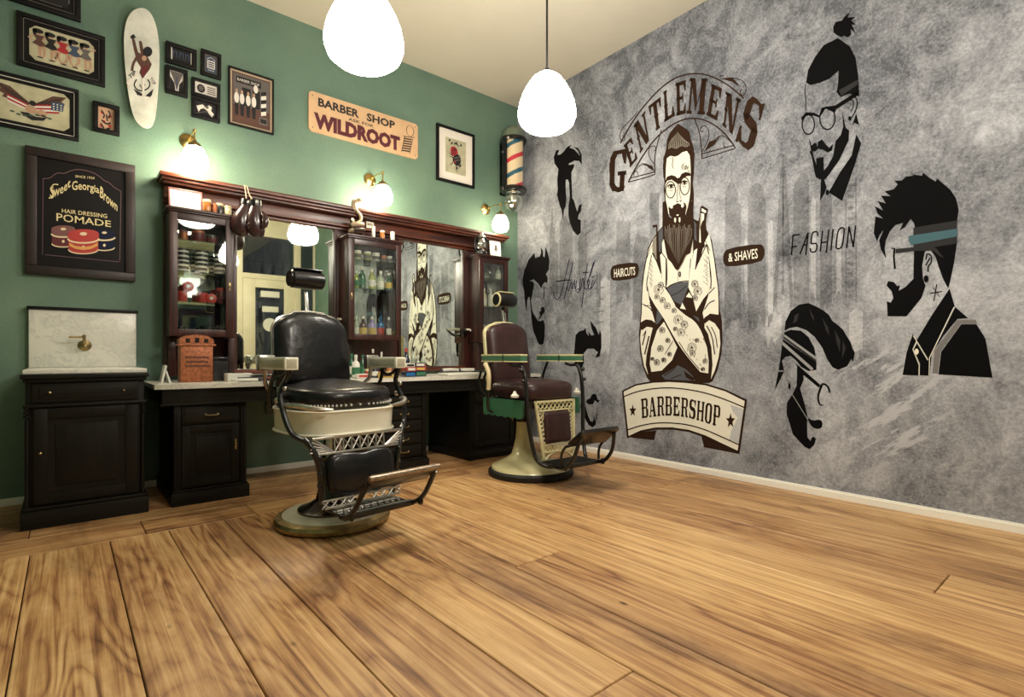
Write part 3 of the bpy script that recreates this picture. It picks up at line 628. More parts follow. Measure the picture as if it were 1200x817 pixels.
# ---- words
b = MB(); f = crop(920, 250, 13.333)
for st in ([(100, 655), (125, 340)], [(118, 345), (230, 332)], [(115, 525), (188, 515)], [(235, 640), (362, 300)], [(362, 300), (325, 660)], [(290, 500), (345, 490)], smoothpts([(510, 355), (512, 290), (450, 290), (420, 320), (405, 470), (415, 478), (505, 468), (490, 600), (405, 612), (395, 545)], 1), [(588, 270), (550, 600)], [(685, 255), (645, 620)], [(575, 460), (660, 448)], [(752, 245), (718, 578)], [(965, 545), (1000, 205)], [(1000, 205), (1068, 530)], [(1068, 530), (1102, 190)]): b.stroke(st, 24, f)
o_ = smoothpts([(830, 240), (925, 220), (925, 300), (895, 540), (800, 565), (800, 480)], 2, True); b.stroke(o_+[o_[0], o_[1]], 24, f)
deco(b, 'fashion_lettering', 'ink', 'thin slanted word FASHION printed in black between the bun man and quiff man', 'lettering')
b = MB(); f = crop(640, 290, 11.67)
for st in ([(100, 600), (108, 670), (148, 722), (185, 690), (215, 600), (250, 460), (320, 155)], [(248, 712), (268, 610), (318, 430), (368, 200)], [(300, 470), (290, 570), (310, 605), (340, 480), (355, 480), (350, 600), (385, 480), (390, 425), (385, 480), (405, 605), (415, 450)], [(470, 430), (460, 580), (435, 635), (420, 600)], [(400, 600), (440, 560), (470, 600), (500, 420)], [(485, 817), (510, 640), (530, 430), (570, 215)], [(510, 420), (520, 560), (570, 580), (600, 430), (565, 470), (580, 580), (610, 575), (640, 450)], [(600, 400), (640, 270), (672, 170)], [(560, 480), (600, 380), (650, 200)], [(600, 575), (625, 560), (680, 450)]):
    b.stroke(smoothpts(st, 1), 11, f)
b.mat(1).stroke([(140, 470), (250, 450), (345, 446)], 16, f); b.stroke([(500, 348), (580, 338)], 14, f); b.stroke([(625, 410), (662, 395)], 12, f)
deco(b, 'hairstyle_lettering', ['navy_ink', 'ink'], 'thin navy handwritten word Hairstyle scrawled on the mural near the corner', 'lettering')

# ---- the arched sign: GENTLEMENS
b = MB(); f = crop(700, 70, 4.8045); f2 = crop(700, 70, 4.8045, 2)
for ch, q in (('G', [(64, 742), (158, 740), (172, 500), (70, 520)]), ('E', [(182, 612), (232, 552), (196, 432), (146, 486)]), ('N', [(240, 532), (298, 446), (272, 284), (203, 374)]), ('T', [(318, 412), (368, 374), (358, 208), (286, 264)]),
              ('L', [(374, 356), (444, 312), (416, 154), (370, 182)]), ('E', [(443, 318), (504, 302), (504, 112), (438, 134)]), ('M', [(503, 304), (606, 310), (622, 106), (522, 104)]), ('E', [(610, 310), (682, 348), (708, 164), (640, 134)]), ('N', [(704, 368), (768, 430), (812, 226), (722, 178)]), ('S', [(768, 452), (876, 530), (952, 256), (852, 190)])):
    put_glyph(b, ch, q, f2)
b.flat(smoothpts([(68, 560), (68, 640), (76, 700), (96, 740), (122, 750), (148, 732), (160, 705), (140, 720), (116, 722), (98, 700), (88, 650)], 1, True), f)
oa = smoothpts([(130, 470), (160, 415), (205, 340), (260, 265), (330, 185), (400, 125), (470, 90), (545, 76), (620, 85), (700, 120), (760, 160), (825, 218)])
ia = smoothpts([(175, 690), (215, 610), (270, 520), (330, 440), (400, 380), (470, 340), (540, 327), (610, 340), (680, 380), (740, 440), (778, 498)])
b.stroke(oa, 8, f); b.stroke(ia, 8, f)
for st in ([(175, 690), (325, 650), (325, 632)], [(182, 668), (325, 632)], [(325, 632), (322, 560), (336, 480), (362, 395)], [(590, 558), (776, 500)], [(590, 530), (770, 482)], [(590, 558), (588, 500), (574, 400), (548, 332)]): b.stroke(smoothpts(st, 1), 6, f)
for st in ([(325, 590), (298, 560), (285, 520), (300, 488), (325, 484), (332, 505), (318, 515)], [(205, 655), (208, 630), (226, 628), (228, 648)], [(205, 640), (245, 585), (290, 600), (322, 625)], [(225, 290), (218, 310), (160, 365), (128, 410), (128, 450), (150, 462), (158, 435), (142, 428)],
           [(590, 520), (612, 480), (632, 430), (625, 385), (600, 368), (580, 385), (588, 412), (598, 400)], [(600, 520), (650, 460), (700, 420), (740, 450), (765, 480)], [(712, 465), (712, 490), (735, 494)], [(690, 100), (696, 86), (712, 92)], [(700, 108), (770, 100), (820, 118), (840, 150), (835, 190), (815, 205), (800, 180), (815, 168)]): b.stroke(smoothpts(st), 4.5, f)
b.flat([(245, 582), (275, 585), (310, 600), (322, 628), (290, 610), (278, 596)], f); b.flat([(600, 520), (632, 460), (668, 452), (700, 422), (660, 480)], f); b.flat([(700, 108), (760, 100), (805, 150), (780, 140), (760, 125)], f)
deco(b, 'gentlemens_lettering', 'brown_ink', 'brown western lettering GENTLEMENS on a scrolled arch above the tattooed barber', 'lettering')

# ---- banner
b = MB(); f = crop(710, 380, 5.105); f2 = crop(710, 380, 5.105, 2); f3 = crop(710, 380, 5.105, 3); f4 = crop(710, 380, 5.105, 4)
b.mat(2).flat([(140, 655), (302, 636), (290, 694), (150, 678)], f); b.flat([(572, 672), (660, 690), (790, 762), (795, 776), (588, 736)], f)
b.mat(0).flat([(97, 398), (180, 358), (280, 340), (380, 335), (480, 342), (600, 355), (720, 392), (846, 452), (800, 776), (700, 726), (600, 680), (500, 645), (400, 630), (300, 630), (210, 648), (128, 684)], f2)
b.mat(1).flat([(108, 404), (182, 368), (282, 351), (380, 346), (480, 352), (598, 366), (716, 402), (832, 460), (790, 756), (700, 714), (600, 666), (500, 632), (400, 617), (300, 617), (210, 635), (138, 668)], f3)
b.mat(0)
b.stroke(smoothpts([(108, 434), (182, 404), (282, 385), (380, 379), (480, 388), (598, 410), (716, 450), (828, 497)]), 7, f4)
b.stroke(smoothpts([(132, 632), (210, 606), (300, 590), (400, 590), (500, 602), (600, 632), (700, 676), (796, 720)]), 7, f4)
tc_ = [(208, 448), (262, 438), (316, 432), (370, 430), (424, 433), (478, 441), (532, 452), (586, 464), (640, 478), (692, 490)]
bc_ = [(214, 564), (266, 556), (318, 550), (370, 546), (422, 548), (474, 556), (526, 568), (578, 582), (630, 600), (690, 618)]
for i, ch in enumerate('BARBERSHOP'):
    def at(c, t): 
        t = t*9/10; k = min(8, int(t)); q = t-k; return (c[k][0]*(1-q)+c[k+1][0]*q, c[k][1]*(1-q)+c[k+1][1]*q)
    put_glyph(b, ch, [at(bc_, i+.04), at(bc_, i+.94), at(tc_, i+.94), at(tc_, i+.04)], f4)
def star(cx, cy, rx, ry): return [(cx+(rx if i % 2 == 0 else rx*.42)*math.sin(PI*i/5), cy-(ry if i % 2 == 0 else ry*.42)*math.cos(PI*i/5)) for i in range(10)]
b.flat(star(163, 518, 22, 40), f4); b.flat(star(748, 578, 29, 48), f4)
b.mat(3).flat([(745, 480), (826, 508), (812, 600), (796, 712), (740, 690), (752, 640), (790, 560), (760, 520)], crop(710, 380, 5.105, 3.5))
deco(b, 'barbershop_banner', ['brown_ink', 'cream_ink', 'brown_ink', 'pale_grey_ink'], 'cream curved ribbon reading BARBERSHOP between two stars under the barber figure', 'banner print')

# ---- pills
def pill(nm, quad, tq, txt, label):
    b = MB(); f = crop(710, 230, 5.105); f2 = crop(710, 230, 5.105, 2)
    def w(q, g):
        bl, br, tr, tl = q
        return lambda x, y: g((bl[0]*(1-x)+br[0]*x)*(1-y)+(tl[0]*(1-x)+tr[0]*x)*y, (bl[1]*(1-x)+br[1]*x)*(1-y)+(tl[1]*(1-x)+tr[1]*x)*y)
    b.flat([(p[0], p[1]) for p in smoothpts([(0, .28), (.1, 0), (.9, 0), (1, .28), (1, .72), (.9, 1), (.1, 1), (0, .72)], 1, True)], w(quad, f))
    b.mat(1); put_text(b, txt, w(tq, f2), bold=.01)
    deco(b, nm, ['brown_ink', 'cream_ink'], label, 'lettering')
pill('haircuts_plaque_print', [(28, 512), (197, 490), (199, 392), (28, 412)], [(50, 488), (176, 472), (176, 422), (50, 436)], 'HAIRCUTS', 'dark rounded plaque reading HAIRCUTS printed left of the tattooed barber')
pill('shaves_plaque_print', [(702, 430), (950, 392), (950, 278), (702, 316)], [(734, 394), (910, 372), (908, 312), (734, 342)], '& SHAVES', 'dark rounded plaque reading & SHAVES printed right of the tattooed barber')

# ---- the tattooed barber
b = MB()
L = lambda lay: (lambda X, Y: on_mural(745+X/7.427, 240+Y/7.427, .0014*lay))      # drawing units; y 0 = chest, 743 further = lower half
D = 743
LF = lambda lay: (lambda X, Y: on_mural(750+X/7.43, 140+Y/7.43, .0014*lay))       # head
BR, CR, GY, TP = 0, 1, 2, 3
b.mat(BR)
b.flat([(240, 180), (190, 240), (145, 300), (108, 380), (78, 520), (58, 650), (50, D+40), (44, D+200), (28, D+380), (38, D+540), (60, D+660), (98, D+762), (130, D+800), (300, D+815), (640, D+808), (668, D+796), (712, D+700), (746, D+560), (756, D+430), (750, D+260), (732, D+170), (726, D), (714, 640), (690, 470), (664, 310), (622, 225), (560, 150), (500, 120), (300, 140)], L(1))
b.mat(CR)
b.flat([(186, 262), (150, 312), (116, 390), (92, 500), (74, 610), (62, 720), (58, D+70), (54, D+200), (46, D+280), (90, D+255), (140, D+262), (170, D+285), (176, D+200), (120, D+90), (104, 720), (112, 600), (136, 470), (148, 420), (186, 480), (186, 400)], L(2))      # left sleeve
b.flat([(600, 330), (640, 250), (656, 322), (682, 470), (704, 640), (716, 720), (722, D+100), (722, D+215), (650, D+212), (596, D+262), (584, D+200), (630, D+60), (648, 720), (652, 600), (640, 470), (625, 400), (600, 360)], L(2))                                                                        # right sleeve
b.flat([(48, D+345), (86, D+320), (152, D+320), (130, D+410), (96, D+560), (88, D+650), (110, D+740), (74, D+660), (52, D+540), (40, D+420)], L(2)); b.flat([(600, D+280), (640, D+262), (690, D+290), (730, D+350), (738, D+470), (722, D+590), (690, D+700), (656, D+776), (670, D+650), (660, D+500), (630, D+380), (600, D+330)], L(2))
b.flat([(250, 290), (300, 300), (470, 300), (500, 270), (500, 420), (478, 560), (466, 700), (270, 720), (272, 480), (232, 420), (230, 330)], L(2))   # shirt front
b.mat(BR)
for st, w in (([(60, D+120), (120, D+150), (150, D+190)], 8), ([(80, D+140), (130, D+130), (150, D+180)], 6), ([(600, D+170), (640, D+110), (690, D+90)], 9), ([(640, D+30), (690, 720)], 8), ([(60, D+480), (90, D+360)], 10), ([(80, D+560), (118, D+400)], 12), ([(62, D+400), (92, D+350)], 6), ([(690, D+560), (668, D+400), (620, D+310)], 10), ([(712, D+500), (700, D+400), (660, D+320)], 8), ([(270, 470), (276, 620), (270, 700)], 7), ([(480, 470), (470, 620), (470, 700)], 7), ([(104, D+10), (96, D-60), (112, 600), (140, 440)], 8), ([(655, D-10), (660, 640), (640, 480), (622, 400)], 9), ([(98, 470), (140, 360), (190, 290)], 4), ([(600, 300), (650, 400)], 5), ([(368, 560), (368, 680)], 3)): b.stroke(smoothpts(st, 1), w, L(3))
b.flat([(40, D+330), (60, D+290), (100, D+272), (158, D+278), (178, D+300), (160, D+330), (100, D+318), (58, D+350)], L(3)); b.flat([(578, D+290), (600, D+240), (650, D+205), (730, D+215), (748, D+300), (700, D+262), (650, D+255), (604, D+292)], L(3))
# straps, comb pocket, scissors
b.mat(TP).flat([(150, 300), (190, 265), (196, 420), (180, 470), (146, 400)], L(3)); b.mat(GY).flat([(200, 240), (236, 200), (240, 290), (216, 420), (204, 400)], L(3)); b.flat([(505, 130), (530, 170), (545, 330), (512, 300)], L(3))
b.mat(BR); b.flat([(150, 180), (190, 172), (196, 260), (200, 420), (228, 596), (214, 590), (184, 480), (182, 260), (180, 196), (150, 200)], L(4)); b.flat([(146, 410), (160, 425), (200, 520), (232, 600), (216, 596), (180, 520)], L(4))
b.flat([(566, 20), (584, 8), (634, 40), (620, 100), (612, 170), (618, 220), (602, 330), (560, 370), (536, 510), (516, 570), (520, 480), (540, 400), (528, 200), (556, 110)], L(4)); b.mat(CR); b.flat([(578, 30), (618, 54), (612, 74), (576, 58)], L(5)); b.flat([(566, 74), (600, 80), (598, 130), (580, 150), (566, 200), (572, 330), (556, 330), (560, 200)], L(5)); b.mat(TP).flat([(566, 74), (576, 78), (570, 190), (556, 240)], L(6))
# apron
b.mat(GY).flat([(274, 730), (310, 700), (400, 676), (470, 672), (462, 760), (400, D+130), (340, D+100), (300, D+30)], L(3)); b.mat(BR); b.stroke(smoothpts([(274, 726), (310, 696), (400, 668), (476, 664)]), 9, L(4)); b.stroke(smoothpts([(310, D+50), (380, D+20), (450, D-40)]), 6, L(4))
b.flat([(400, D+130), (470, D-50), (500, D+90), (540, D+100), (590, D+90), (575, D+280), (520, D+240), (440, D+210), (360, D+150)], L(4))
b.flat([(120, D+100), (180, D+140), (250, D+240), (250, D+270), (220, D+300), (160, D+400), (150, D+500), (130, D+690), (112, D+640), (110, D+520), (140, D+380), (176, D+300)], L(3))
b.mat(GY).flat([(190, D+170), (236, D+240), (200, D+290), (176, D+300)], L(4)); b.flat([(500, D+220), (550, D+240), (560, D+280)], L(5)); b.flat([(225, D+745), (300, D+700), (370, D+655), (440, D+690), (500, D+750), (520, D+790), (260, D+780)], L(3))
b.mat(BR).stroke([(250, D+745), (320, D+700), (350, D+668)], 8, L(4)); b.stroke([(310, D+770), (400, D+735)], 7, L(4)); b.flat([(420, D+700), (520, D+770), (500, D+790), (440, D+760)], L(4))
# arms: right arm (viewer's left shoulder) crosses in front
b.mat(CR)
b.flat([(150, 425), (190, 500), (226, 598), (240, 700), (262, 730), (300, D+40), (352, D+140), (440, D+220), (520, D+270), (580, D+360), (625, D+500), (640, D+620), (636, D+725), (560, D+712), (470, D+600), (390, D+500), (320, D+380), (250, D+250), (170, D+130), (124, D+50), (108, 700), (116, 590), (138, 480)], L(6))
b.flat([(250, D+275), (330, D+430), (365, D+500), (320, D+610), (230, D+700), (140, D+712), (126, D+640), (140, D+500), (190, D+350)], L(5))
b.flat([(620, 352), (636, 420), (646, 560), (655, 680), (640, D+20), (590, D+80), (530, D+185), (500, D+60), (462, 720), (476, 560), (512, 400), (540, 380), (520, 560), (560, 490), (590, 380)], L(5))
b.flat([(232, 420), (268, 470), (268, 640), (262, 720), (236, 690), (226, 560), (215, 440)], L(5)); b.flat([(390, D+160), (410, D+110), (440, D+170)], L(5)); b.flat([(440, D+60), (468, D+20), (500, D+70)], L(5))
b.mat(BR)
b.stroke(smoothpts([(244, D+250), (320, D+390), (390, D+505), (470, D+610), (560, D+715)]), 13, L(7)); b.stroke(smoothpts([(350, D+136), (440, D+216), (520, D+262), (580, D+350), (628, D+490)]), 10, L(7))
b.stroke(smoothpts([(380, D+450), (450, D+560), (560, D+690)], 1), 7, L(7)); b.stroke([(330, D+440), (260, D+560)], 5, L(7))
for st in ([(148, 420), (186, 490), (226, 600)], [(232, 420), (270, 470), (268, 700)], [(620, 350), (560, 480), (520, 566)], [(596, 352), (622, 350), (640, 430)]): b.stroke(st, 8, L(7))
for q in ([(280, D+620), (366, D+520), (380, D+545), (340, D+620), (290, D+680)],): b.flat(q, L(4))
rn = random.Random(5)
def tattoo(cx, cy, r, lay=7):
    for k in range(3): b.stroke([(cx+r*(.25+.3*k)*math.cos(t*.9+k), cy+r*(.3+.32*k)*math.sin(t*.9+k)) for t in range(7)], 4.5, L(lay))
    b.flat(ellp(cx, cy, r*.16, r*.18, 8), L(lay))
for cx, cy, r in ((205, 740, 50), (225, 700, 30), (190, D+60, 26), (240, D+90, 30), (280, D+140, 34), (340, D+180, 26), (375, D+260, 48), (430, D+300, 36), (400, D+370, 40), (350, D+340, 22), (495, D+500, 46), (500, D+550, 30), (540, D+440, 22), (610, D+620, 26), (520, 690, 36), (545, D+10, 44), (520, D+70, 30), (235, D+350, 30), (220, D+510, 32), (285, D+440, 24), (300, D+560, 22), (190, D+630, 30), (250, D+610, 24), (150, D+600, 18), (590, D+690, 20)): tattoo(cx, cy, r)
for k in range(34):
    t = k/33; b.stroke([(128+8*math.sin(k), 470+t*230), (150+8*math.cos(k*2), 490+t*230)], 3, L(7)) if k % 2 else b.stroke([(610+20*math.sin(k), 440+t*250), (630+10*math.cos(k*2), 470+t*240)], 3, L(7))
for k in range(40):
    x, y = rn.uniform(400, 620), D+rn.uniform(300, 700)
    if 420 < x < 620 and y > D+300+(x-420)*.6 and y < D+480+(x-420)*1.1: b.stroke([(x, y), (x+rn.uniform(-9, 9), y+16)], 3.5, L(7))
# head
b.mat(BR)
b.flat([(215, 330), (200, 400), (205, 500), (215, 540), (208, 620), (222, 740), (232, 830), (460, 830), (468, 740), (470, 640), (460, 560), (470, 480), (476, 300), (440, 200), (300, 190), (230, 250)], LF(2))
b.mat(CR).flat([(236, 340), (262, 320), (284, 318), (300, 326), (330, 318), (372, 286), (410, 276), (434, 300), (440, 360), (444, 440), (442, 560), (440, 640), (432, 700), (420, 760), (400, 830), (260, 830), (240, 760), (226, 700), (222, 600), (226, 500), (228, 420)], LF(3))
b.mat(BR)
b.flat([(230, 270), (238, 180), (262, 120), (298, 76), (336, 38), (376, 66), (410, 86), (432, 110), (444, 170), (470, 250), (476, 320), (460, 440), (448, 420), (440, 320), (412, 276), (372, 286), (335, 316), (300, 324), (262, 318), (236, 342), (226, 420), (212, 470), (206, 420), (206, 340)], LF(4))
b.mat(TP)
for k in range(15):
    x = 254+k*12.5; b.stroke([(x, 260-8*math.sin(k*.9)-k*2), (x+4, 190-abs(k-7)*-3), (x*.6+336*.4, 110+abs(k-6)*9)], 7, LF(5), w1=2.5)
b.mat(BR)
for cx, cy, rx, ry in ((270, 614, 46, 76), (394, 582, 44, 80)): b.flat(ellp(cx, cy, rx, ry), LF(5), [ellp(cx, cy, rx-8, ry-9)[::-1]])
b.flat([(222, 545), (240, 500), (280, 486), (312, 496), (330, 514), (350, 506), (366, 476), (400, 460), (440, 466), (448, 492), (410, 496), (376, 520), (356, 560), (336, 566), (312, 548), (280, 526), (240, 536), (226, 566)], LF(6))
for cx, cy in ((276, 580), (392, 548)): b.flat(ellp(cx, cy+2, 13, 16, 10), LF(6)); b.stroke(smoothpts([(cx-32, cy+8), (cx-10, cy-14), (cx+28, cy-4)], 1), 11, LF(6)); b.stroke([(cx-26, cy+14), (cx, cy+22), (cx+24, cy+10)], 5, LF(6)); b.stroke([(cx-18, cy+38), (cx+14, cy+42)], 4, LF(6))
b.stroke(smoothpts([(336, 560), (326, 640), (332, 690), (318, 712)]), 4, LF(6)); b.stroke([(344, 570), (350, 650), (366, 712)], 4, LF(6)); b.flat(ellp(330, 718, 9, 6, 8), LF(6)); b.flat(ellp(356, 714, 9, 6, 8), LF(6))
b.stroke(smoothpts([(286, 330), (290, 370), (284, 400), (296, 430)]), 5, LF(6))
for q in ([(375, 440), (368, 410), (388, 386)], [(392, 440), (388, 408), (404, 402), (402, 440)], [(410, 400), (420, 440), (430, 408)], [(420, 450), (438, 452)]): b.stroke(q, 6, LF(6))
b.flat(smoothpts([(258, 752), (250, 780), (268, 812), (300, 800), (336, 770), (372, 800), (400, 806), (412, 770), (400, 730), (380, 722), (392, 760), (366, 748), (338, 728), (310, 742), (284, 776), (266, 778)], 1, True), LF(6))
b.mat(CR); b.flat(ellp(454, 726, 9, 16, 10), LF(6)); b.flat(ellp(214, 780, 9, 16, 10), LF(6)); b.mat(BR); b.flat(ellp(454, 726, 5, 8, 8), LF(7)); b.flat(ellp(214, 780, 5, 8, 8), LF(7))
# beard
b.flat([(240, -20), (262, -30), (280, 60), (298, 110), (330, 120), (345, 90), (375, 84), (405, 110), (446, 90), (474, -30), (506, -30), (506, 100), (515, 200), (505, 290), (480, 420), (440, 440), (410, 510), (372, 572), (350, 560), (320, 510), (284, 470), (270, 420), (250, 300), (238, 180)], L(7))
b.flat([(286, 70), (330, 130), (350, 200), (400, 200), (420, 130), (450, 70), (436, 26), (400, 0), (376, -8), (345, 0), (306, 24)], L(6.5))
b.mat(CR); b.flat([(342, 116), (356, 116), (358, 140), (350, 160), (341, 146)], L(8)); b.flat([(380, 114), (394, 112), (396, 138), (389, 158), (381, 142)], L(8)); b.flat([(360, 88), (382, 86), (376, 98), (364, 98)], L(8)); b.flat(ellp(318, 22, 12, 13, 10), L(8)); b.flat(ellp(412, 14, 11, 13, 10), L(8)); b.flat([(276, -10), (284, 0), (300, 90), (290, 80)], L(8)); b.flat([(456, -20), (462, -20), (444, 80), (438, 84)], L(8))
b.mat(TP)
for k in range(20):
    x = 262+k*12; t = abs(x-376)/130; y1 = 520-200*t; b.stroke(smoothpts([(x, 190+20*math.sin(k*1.7)), (x+7*math.sin(k), 280), (x*.75+94, y1)], 1), 4.2, L(8), w1=1.2)
b.mat(BR); b.flat(ellp(386, 606, 12, 26, 14), L(4)); b.mat(TP); b.flat(ellp(386, 606, 6, 14, 12), L(5))
deco(b, 'tattooed_barber_print', ['brown_ink', 'cream_ink', 'grey_ink', 'taupe_ink'], 'printed barber with glasses, long beard and crossed tattooed arms at the mural centre', 'wall print')
# ================================================================== THINGS ON THE GREEN WALL
SX = .025
def picture(name, x0, x1, z0, z1, fw, label, cat='picture', art=None, fmat='black_frame', matw=0., mmat='mount_board', pmat='aged_paper', depth=.03, group=None, clip=0., line=None):
    x0 += SX; x1 += SX
    xc, zc = (x0+x1)/2, (z0+z1)/2; w, h = (x1-x0)/2, (z1-z0)/2
    t = empty(name, (xc, -.002, zc), label, cat, group)
    b = MB()
    b.box(-w, w, -depth, 0, h-fw, h, .003); b.box(-w, w, -depth, 0, -h, -h+fw, .003); b.box(-w, -w+fw, -depth, 0, -h+fw, h-fw, .003); b.box(w-fw, w, -depth, 0, -h+fw, h-fw, .003)
    b.build('frame', fmat, t)
    if line:
        b = MB(); l = .004; a, c = w-fw-.004, h-fw-.004
        for q in ((-a, a, c-l, c), (-a, a, -c, -c+l), (-a, -a+l, -c, c), (a-l, a, -c, c)): b.box(q[0], q[1], -depth*.72, -depth*.6, q[2], q[3])
        b.build('inner_border', line, t, smooth=False)
    a, c = w-fw, h-fw
    if matw:
        b = MB(); b.box(-a, a, -depth*.45, -.001, -c, c); b.build('mount', mmat, t, smooth=False); a -= matw; c -= matw
    b = MB(); k = clip
    poly = [(-a+k, -c), (a-k, -c), (a, -c+k), (a, c-k), (a-k, c), (-a+k, c), (-a, c-k), (-a, -c+k)] if k else r4(-a, -c, a, c)
    y = -depth*.45-.001 if matw else -depth*.4
    b.prism(poly, y-.001, y, 'y'); p = b.build('print', pmat, t, smooth=False)
    if art:
        b = MB(); mats = ['art_black', 'art_brown', 'art_red', 'art_grey', 'art_blue', 'art_skin', 'art_white', 'art_green']
        art(b, lambda X, Z, lay=1: (X*a, y-.0012-.0005*lay, Z*c), a/c)
        b.build('drawing', mats, p, smooth=False)
    return t
BK, BN, RD, GR, BU, SK, WH, GN = range(8)
def lay(fn, k): return lambda x, z: fn(x, z, k)
def dancer(b, fn, cx, cz, s, asp, rn, c1=BN, c2=BK):
    """one small posed dancing figure"""
    sx = s/asp
    lean = rn.uniform(-.3, .3)
    b.mat(SK); b.stroke(smoothpts([(cx+lean*.2*sx, cz-.05*s), (cx-.1*sx+lean*.5*sx, cz-.5*s), (cx+lean*.2*sx, cz-.95*s)], 1), .2*sx, lay(fn, 1), w1=.08*sx)
    b.stroke(smoothpts([(cx+.12*sx, cz-.05*s), (cx+.25*sx, cz-.45*s), (cx+.12*sx+lean*.3*sx, cz-.92*s)], 1), .2*sx, lay(fn, 1), w1=.08*sx)
    b.stroke([(cx-.2*sx, cz+.45*s), (cx-.42*sx, cz+.2*s), (cx-.25*sx, cz+.05*s)], .09*sx, lay(fn, 1)); b.stroke([(cx+.22*sx, cz+.45*s), (cx+.45*sx, cz+.62*s), (cx+.3*sx, cz+.8*s)], .09*sx, lay(fn, 1))
    b.mat(c1); b.flat([(cx-.24*sx, cz+.5*s), (cx+.24*sx, cz+.52*s), (cx+.12*sx, cz+.2*s), (cx+.32*sx, cz-.12*s), (cx+.05*sx, cz-.24*s), (cx-.28*sx, cz-.12*s), (cx-.1*sx, cz+.2*s)], lay(fn, 2))
    b.mat(SK); b.flat(ellp(cx, cz+.68*s, .13*sx, .15*s, 10), lay(fn, 2))
    b.mat(c2); b.flat(ellp(cx-.03*sx, cz+.78*s, .24*sx, .16*s, 10), lay(fn, 3)); b.flat(ellp(cx-.17*sx, cz+.66*s, .09*sx, .2*s, 8), lay(fn, 3))
    b.flat([(cx-.08*sx, cz-.95*s), (cx+.14*sx, cz-.93*s), (cx+.2*sx, cz-1.02*s), (cx-.06*sx, cz-1.02*s)], lay(fn, 3))
def art_dancers(b, fn, asp):
    rn = random.Random(2)
    for i, (c1, z) in enumerate(((BN, .12), (BK, .05), (RD, .0), (BU, -.02), (GR, -.02))): dancer(b, fn, -.72+.36*i, z*.4+.02, .86, asp*.82, rn, c1)
    b.mat(GR); b.flat(star(-.22, -.55, .035, .1), fn); b.flat(star(.12, -.62, .03, .08), fn)
def art_eagle(b, fn, asp):
    for sg in (-1, 1):
        b.mat(BN); b.flat([(0, .05), (sg*.25, .35), (sg*.55, .75), (sg*.92, .85), (sg*.78, .55), (sg*.88, .42), (sg*.7, .3), (sg*.75, .12), (sg*.52, .1), (sg*.5, -.05), (sg*.28, -.1)], fn)
        b.mat(BK)
        for k in range(5): b.stroke([(sg*(.12+.1*k), .08+.04*k), (sg*(.3+.12*k), .35+.1*k)], .03, lay(fn, 2))
    for k in range(5): b.mat(RD if k % 2 == 0 else WH); b.flat([(.08, .1-.09*k), (.72, .38-.1*k), (.72, .28-.1*k), (.08, .01-.09*k)], lay(fn, 2))
    for k in range(4): b.mat(RD if k % 2 == 0 else WH); b.flat([(-.62, .34-.1*k), (-.1, .02-.08*k), (-.1, -.06-.08*k), (-.62, .24-.1*k)], lay(fn, 2))
    b.mat(BU); b.flat([(.5, .42), (.86, .5), (.82, .02), (.5, -.02)], lay(fn, 3)); b.mat(WH)
    for i in range(3):
        for j in range(3): b.flat(ellp(.57+.1*i, .34-.13*j, .022, .04, 6), lay(fn, 4))
    b.mat(SK); b.flat(ellp(-.02, -.22, .16, .2), lay(fn, 3)); b.flat(ellp(.26, -.3, .13, .18), lay(fn, 3)); b.mat(BK); b.flat([(-.32, -.45), (-.1, -.42), (.1, -.55), (.3, -.5), (.42, -.42), (.3, -.68), (0, -.78), (-.2, -.62)], lay(fn, 2)); b.flat(ellp(.02, .12, .09, .14), lay(fn, 4))
    b.mat(GN)
    for k in range(7): b.flat(ellp(-.5+.16*k, -.52-.1*math.sin(k), .07, .05, 8), lay(fn, 3))
def art_band(b, fn, asp):
    b.mat(BK); b.flat(r4(-.96, -.96, .96, .96), fn)
    for x, z, c in ((-.55, -.1, GR), (-.1, .05, SK), (.3, -.2, GR), (.6, .1, SK)): b.mat(c); b.flat(ellp(x, z+.2, .14, .3), lay(fn, 2)); b.mat(WH); b.flat(ellp(x, z+.55, .08, .13), lay(fn, 3)); b.stroke([(x, z), (x+.2, z-.5)], .09, lay(fn, 3))
def art_shop(b, fn, asp):
    b.mat(GR); b.flat(r4(-.95, -.3, .95, .95), fn); b.mat(BK); b.flat(r4(-.5, -.28, -.05, .45), lay(fn, 2)); b.flat(r4(.05, -.28, .45, .45), lay(fn, 2)); b.flat(r4(-.8, .6, .5, .85), lay(fn, 2))
    b.mat(WH); put_text(b, 'BARBER SHOP', lambda x, z: fn(-.74+x*1.16, .67+z*.11, 3))
    for x in (-.78, -.5, -.18, .12):
        b.mat(WH); b.flat(ellp(x, -.02, .12, .22), lay(fn, 4)); b.mat(SK); b.flat(ellp(x, .25, .06, .08), lay(fn, 4)); b.mat(BK); b.flat([(x-.1, -.22), (x+.1, -.22), (x+.08, -.7), (x-.08, -.7)], lay(fn, 4))
    for k in range(6): b.mat(BK if k % 2 else WH); b.flat([(.5, -.5+.16*k), (.78, -.42+.16*k), (.78, -.26+.16*k), (.5, -.34+.16*k)], lay(fn, 4))
    b.mat(GR); b.flat(r4(.4, -.85, .85, -.55), lay(fn, 5)); b.mat(BK); b.flat(r4(.46, -.78, .8, -.62), lay(fn, 6)); b.mat(WH); b.flat(ellp(.22, .52, .12, .16), lay(fn, 5))
